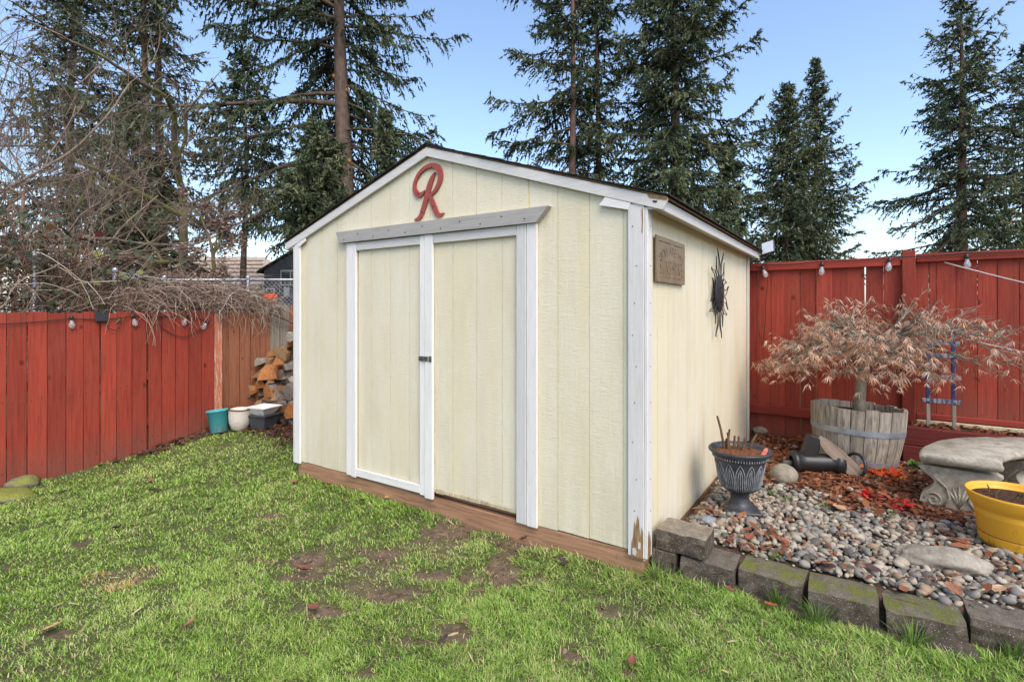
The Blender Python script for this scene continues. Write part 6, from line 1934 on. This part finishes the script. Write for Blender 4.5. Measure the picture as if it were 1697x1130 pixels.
# ------------------------------------------------------------------ grass
def lawn():
    rng = np.random.default_rng(77)
    N = 600000
    # sample in camera-space density: denser near the camera
    th_ = rng.uniform(math.radians(-48), math.radians(48), N)
    rr_ = np.exp(rng.uniform(math.log(1.55), math.log(7.5), N))
    X = rr_ * np.sin(th_); Yw = rr_ * np.cos(th_)
    dx, dy = X - YX, Yw - YY
    x = CO * dx + SI * dy; y = -SI * dx + CO * dy
    ok = (x > -5.20) & (y < np.where(x < -3.04, 1.0, np.where(x < 0.0, .012, np.where(x > 1.28, .19, .05))))
    ok &= ~((x > -3.06) & (x < 0.0) & (y > -.004))
    X, Yw, x, y, rr_ = X[ok], Yw[ok], x[ok], y[ok], rr_[ok]
    mud = mud_mask(X, Yw)
    lit = np.clip(sstep(4.92, 5.12, -x) * sstep(-.7, -.2, y) + sstep(.35, .6, y), 0, 1)
    patch_ = vnoise(x * 2.3, y * 2.3, 20) * .6 + vnoise(x * 6, y * 6, 21) * .4
    tuft = vnoise(x * 17, y * 17, 22)
    p = (1 - mud * .84) * (1 - lit * .92) * np.clip(.45 + .9 * tuft, 0, 1) * np.clip(.55 + 1.0 * patch_, 0, 1)
    thin = np.zeros_like(x)
    for u_, v_, a_, b_ in ((680, 930, 200, 75), (845, 930, 40, 60), (500, 930, 90, 40), (960, 1075, 60, 40), (90, 1080, 120, 50), (640, 1080, 80, 40), (1010, 1010, 70, 30)):
        c_ = ground_at(u_, v_); e_ = ground_at(u_ + a_, v_); f_ = ground_at(u_, v_ - b_)
        dd_ = np.sqrt(((X - c_.x) / abs(e_.x - c_.x)) ** 2 + ((Yw - c_.y) / abs(f_.y - c_.y)) ** 2) + (vnoise(x * 5, y * 5, 37) - .5) * .9
        thin = np.maximum(thin, 1 - sstep(.4, 1.2, dd_))
    p *= 1 - .55 * thin * (vnoise(x * 11, y * 11, 38) > .42)
    k = rng.random(len(x)) < p
    X, Yw, x, y, rr_, patch_, tuft, mud, thin = (a[k] for a in (X, Yw, x, y, rr_, patch_, tuft, mud, thin))
    n = len(x)
    z = ground_h(x, y) + (vnoise(x * 3, y * 3, 1) - .5) * .03 + (vnoise(x * 9, y * 9, 2) - .5) * .014 - .004 - .012 * mud
    h = (.012 + .016 * tuft + .008 * vnoise(x * 1.4, y * 1.4, 24)) * rng.uniform(.55, 1.35, n) * (1 - .5 * mud)
    edge = (np.abs(y + .02) < .10) & (x > -3.2) & (x < .2)
    h *= np.where(edge, rng.uniform(.9, 1.7, n), 1)
    edge2 = (y > -.06) & (x > .0)
    h *= np.where(edge2, rng.uniform(1.0, 2.0, n), 1)
    wd = rng.uniform(.0011, .0023, n) * np.clip(rr_ / 2.4, 1, 2.2)
    flow = vnoise(x * 1.7, y * 1.7, 25) * 6.28 * 1.5
    az = flow + rng.normal(0, 1.9, n)
    ln = rng.uniform(.3, 1.5, n)
    dxx, dyy = np.cos(az) * ln, np.sin(az) * ln
    sx_, sy_ = -np.sin(az + rng.normal(0, .7, n)), np.cos(az)
    V = np.zeros((n, 5, 3))
    for j, (f, wv) in enumerate(((0, -1), (0, 1), (.55, .8), (.55, -.8), (1, 0))):
        V[:, j, 0] = x + dxx * h * f ** 1.6 + sx_ * wd * wv
        V[:, j, 1] = y + dyy * h * f ** 1.6 + sy_ * wd * wv
        V[:, j, 2] = z + h * (f - .28 * ln * f * f)
    b = (np.arange(n) * 5)[:, None]
    F = np.concatenate([b + np.array([0, 1, 2]), b + np.array([0, 2, 3]), b + np.array([3, 2, 4])])
    big = vnoise(x * .9, y * .9, 30) * .55 + vnoise(x * 2.6, y * 2.6, 31) * .45
    t = .30 + .36 * big + rng.normal(0, .19, n) + .16 * (tuft - .5) + .16 * (vnoise(x * 7, y * 7, 36) - .5)
    # cooler, duller grass in broad patches; straw blades here and there; a dead yellow spot
    cool = sstep(.52, .75, vnoise(x * 1.1, y * 1.1, 33))
    t -= .07 * cool + .10 * thin
    straw = rng.random(n) < (.07 + .16 * (vnoise(x * 3.1, y * 3.1, 34) > .62) + .13 * cool * (tuft > .4) + .15 * thin)
    t = np.where(straw, rng.uniform(.80, .95, n), np.clip(t, 0, .80))
    dp = ground_at(*DRY)
    dd = np.sqrt(((X - dp.x) / .17) ** 2 + ((Yw - dp.y) / .12) ** 2) + (vnoise(x * 12, y * 12, 35) - .5) * .8
    t = np.where((dd < .9) & (rng.random(n) < .8), rng.uniform(.88, 1.0, n), t)
    t = np.where((mud > .15) & (rng.random(n) < .35), rng.uniform(.78, .95, n), t)
    me = np_mesh('grass', V.reshape(-1, 3), F, {'tint': np.repeat(t, 5)})
    o = new_obj('grass', me, M['grass'], None, W(0, 0), ROT)
    tag(o, 'short patchy green lawn grass in front of the shed', 'grass', None, 'stuff')
    print('blades', n)
lawn()
def _lawn(x, y): return ((y < np.where(x < -3.06, .6, -.02)) & (x > -5.1)).astype(float)
def _mud(x, y): return mud_mask(YX + CO * x - SI * y, YY + SI * x + CO * y) ** 1.5 * _lawn(x, y)
scatter_chips('lawn_thatch', 'scattered dead straw and leaf bits lying in the lawn', 'thatch', 'thatch', 2600, (-4.6, 1.6, -2.4, .4), .030, lambda x, y: _lawn(x, y) * (.25 + .75 * (vnoise(x * 3, y * 3, 61) > .5)), 36, .004, .45, 'stuff', 8.0)
scatter_chips('soil_crumbs', 'crumbs of wet brown soil on the bare lawn patches', 'soil', 'crumb', 1500, (-3.6, .9, -1.8, .1), .016, _mud, 37, -.018, .35, 'stuff', 1.3)
# weeds and longer tufts
def tuft_obj(name, label, pts, seed, hgt=.07, per=26, mat='weed', spread=.03):
    rng = np.random.default_rng(seed)
    for (u, v), lb in zip(pts, label):
        c = ground_at(u, v, .01); lines = []
        n = per
        V = np.zeros((n, 5, 3)); az = rng.uniform(0, 6.28, n); d = rng.uniform(0, spread, n); h = hgt * rng.uniform(.4, 1.1, n); ln = rng.uniform(.2, 1.0, n); wd = rng.uniform(.0015, .003, n)
        bx, by = d * np.cos(az), d * np.sin(az)
        for j, (f, wv) in enumerate(((0, -1), (0, 1), (.55, .8), (.55, -.8), (1, 0))):
            V[:, j, 0] = bx + np.cos(az) * ln * h * f ** 1.6 - np.sin(az) * wd * wv
            V[:, j, 1] = by + np.sin(az) * ln * h * f ** 1.6 + np.cos(az) * wd * wv
            V[:, j, 2] = h * (f - .3 * ln * f * f)
        b = (np.arange(n) * 5)[:, None]
        F = np.concatenate([b + np.array([0, 1, 2]), b + np.array([0, 2, 3]), b + np.array([3, 2, 4])])
        o = new_obj(name, np_mesh(name, V.reshape(-1, 3), F, {'tint': np.repeat(rng.uniform(.2, 1, n), 5)}), M[mat], None, c)
        tag(o, lb, 'weed', 'small weeds and tufts')
tuft_obj('weed_tuft', ['green weed tuft at the side wall left of the urn', 'weed tuft right of the urn pedestal', 'second weed tuft right of the urn pedestal, nearer the boulder', 'sprig of weeds in the middle of the pebbles', 'lone weed sprig below the scarlet leaves', 'weed sprig in the pebbles near the mossy blocks'],
         [(1165, 848), (1282, 822), (1303, 830), (1370, 845), (1480, 862), (1283, 925)], 51, .055, 34, 'weed', .035)
tuft_obj('grass_tuft', ['long grass tuft at the shed corner below the tan-topped block', 'long grass tuft against the third lower block', 'grass tuft at the foot of the most mossy block', 'grass tuft at the foot of the cracked block', 'grass tuft at the last block by the frame edge'],
         [(1090, 962), (1290, 1000), (1355, 1030), (1512, 1070), (1680, 1085)], 52, .11, 60, 'weed', .045)
# scarlet leaves
def scarlet(label, u, v, n, rad, seed, lo, hi):
    rng = np.random.default_rng(seed)
    c = ground_at(u, v, .02)
    P = np.stack([rng.normal(0, rad, n), rng.normal(0, rad * .8, n), rng.uniform(.02, .05, n)], 1)
    V, F = leaf_cards(P, .045, rng, .6, .35)
    o = new_obj('scarlet_leaves', np_mesh('scarlet_leaves', V, F, {'tint': np.repeat(rng.uniform(lo, hi, n), 4)}), M['scarlet'], None, c)
    tag(o, label, 'leaves', 'patches of scarlet leaves on the pebbles')
scarlet('orange-red leaves in front of the half barrel', 1468, 790, 90, .075, 61, .35, 1)
scarlet('small scarlet leaf patch halfway from barrel to bench', 1438, 826, 22, .03, 62, .1, .6)
scarlet('crimson leaf patch nearest the bench leg', 1490, 843, 34, .042, 63, 0, .35)
# low green plants at the barrel foot
def herb(label, u, v, n, rad, seed):
    rng = np.random.default_rng(seed); c = ground_at(u, v, .02)
    P = np.stack([rng.normal(0, rad, n), rng.normal(0, rad, n), rng.uniform(.01, .06, n)], 1)
    V, F = leaf_cards(P, .06, rng, .85, .3)
    o = new_obj('ground_plant', np_mesh('ground_plant', V, F, {'tint': np.repeat(rng.uniform(.1, .7, n), 4)}), M['weed'], None, c)
    tag(o, label, 'plant', 'low green plants near the barrel')
herb('low green leaves right of the barrel foot', 1505, 760, 26, .04, 71)
herb('low green leaves between the barrel and the bench', 1528, 778, 30, .045, 72)
herb('single green clump at the barrel hoop', 1437, 772, 10, .018, 73)
# fallen leaves on the lawn, one by one
def fallen_leaves():
    rng = random.Random(90)
    L_ = [(645, 829, .06, 'tan', 'pale tan fallen leaf on the grass below the left door'), (873, 893, .05, 'brown', 'pink-brown fallen leaf against the skid under the right jamb'), (868, 900, .045, 'dark', 'dark curled leaf just left of the pink-brown one by the skid'),
          (500, 952, .075, 'red', 'long red-brown leaf lying in the muddy patch'), (600, 835, .04, 'dark', 'small dark leaf on the grass under the shed front'), (545, 808, .05, 'brown', 'brown leaf close to the far end of the shed skid'),
          (487, 803, .05, 'brown', 'upright brown leaf left of the shed corner'), (255, 818, .07, 'dark', 'dark clump-like leaf in the middle of the far lawn'), (345, 851, .05, 'dark', 'blackish curled leaf on the mid lawn'),
          (193, 882, .06, 'dark', 'grey-brown curled leaf on the left lawn'), (105, 820, .05, 'dark', 'thin curled leaf near the red fence foot'), (225, 971, .04, 'brown', 'small leaf below the dead yellow grass'),
          (933, 938, .055, 'dark', 'dark brown leaf near the right end of the skid'), (520, 1015, .06, 'red', 'reddish leaf on the wet mud'), (315, 1043, .04, 'brown', 'brown leaf on a small bare spot of the left lawn'),
          (85, 1050, .07, 'tan', 'tan dead leaf patch low at the left of the lawn'), (1048, 1108, .05, 'red', 'red-brown leaf near the bottom of the frame'), (1120, 975, .05, 'red', 'red leaf at the foot of the first lower block'),
          (1210, 987, .06, 'red', 'dark red leaf below the second lower block'), (1278, 1012, .05, 'orange', 'orange-brown leaf below the third lower block'), (735, 1068, .04, 'dark', 'small purple-dark leaf on the near lawn'), (160, 866, .04, 'dark', 'tiny dark leaf on the far left lawn'), (250, 800, .05, 'brown', 'brown leaf high on the lawn toward the pots')]
    cols = {'tan': (.46, .27, .13), 'brown': (.24, .11, .065), 'dark': (.055, .035, .028), 'red': (.19, .070, .045), 'orange': (.36, .12, .04)}
    mats = {k: simple('fallen_leaf_' + k, c, .6, .35, 60, .3, .002) for k, c in cols.items()}
    for i, (u, v, s, c, lb) in enumerate(L_):
        p = ground_at(u, v, .0)
        V = []; F = []
        n = 9; cu = rng.uniform(.2, .6)
        for k in range(n):
            f = k / (n - 1); w = .42 * math.sin(math.pi * min(1, f * 1.02)) ** .8 * (1 + .25 * math.sin(k * 2.4))
            for q in (-1, 0, 1): V.append(((f - .5) * s * 1.3, q * w * s * .8, s * (cu * .5 * (2 * f - 1) ** 2 + abs(q) * w * cu)))
        for k in range(n - 1):
            for q in range(2): F.append((k * 3 + q, k * 3 + q + 1, k * 3 + 4 + q, k * 3 + 3 + q))
        me = py_mesh('fallen_leaf', V, F)
        o = new_obj('fallen_leaf', me, mats[c], None, p + Vector((0, 0, .026)), (rng.uniform(-.3, .3), rng.uniform(-.3, .3), rng.uniform(0, 6.28)), True)
        tag(o, lb, 'leaf', 'fallen leaves on the lawn')
fallen_leaves()
def gravel_leaves():
    pts = [(1243, 897, 'red', 'rust-red bark flake beside the urn plinth'), (1298, 903, 'red', 'rust-red bark flake in mid pebbles'), (1392, 848, 'tan', 'pale tan leaf lying on the near side of the mulch'), (1365, 942, 'brown', 'brown leaf near the mossy blocks in the pebbles'), (1373, 945, 'dark', 'dark leaf edge beside the brown pebble leaf'), (1445, 950, 'dark', 'dark leaf above the cracked block'), (1580, 985, 'brown', 'large dark leaf lodged behind the cracked block'), (1655, 985, 'tan', 'tan leaf on the pebbles at the last block'), (1590, 905, 'red', 'small red leaf left of the yellow pot')]
    cols = {'tan': (.48, .30, .17), 'brown': (.26, .11, .06), 'dark': (.08, .04, .035), 'red': (.27, .085, .045)}
    mats = {k: simple('bed_leaf_' + k, c, .6, .35, 60, .3, .002) for k, c in cols.items()}
    rng = random.Random(4)
    for u, v, c, lb in pts:
        p = ground_at(u, v, .02); s = rng.uniform(.06, .09); V = []; F = []
        for k in range(7):
            f = k / 6; w = .36 * math.sin(math.pi * f) ** .7
            for q in (-1, 0, 1): V.append(((f - .5) * s * 1.3, q * w * s, s * (.10 * (2 * f - 1) ** 2 + abs(q) * w * .35)))
        for k in range(6):
            for q in range(2): F.append((k * 3 + q, k * 3 + q + 1, k * 3 + 4 + q, k * 3 + 3 + q))
        o = new_obj('fallen_leaf', py_mesh('fallen_leaf', V, F), mats[c], None, p + Vector((0, 0, .022)), (rng.uniform(-.2, .2), rng.uniform(-.2, .2), rng.uniform(0, 6.28)), True)
        tag(o, lb, 'leaf', 'fallen leaves on the pebbles')
gravel_leaves()
print('objects', len(bpy.data.objects))
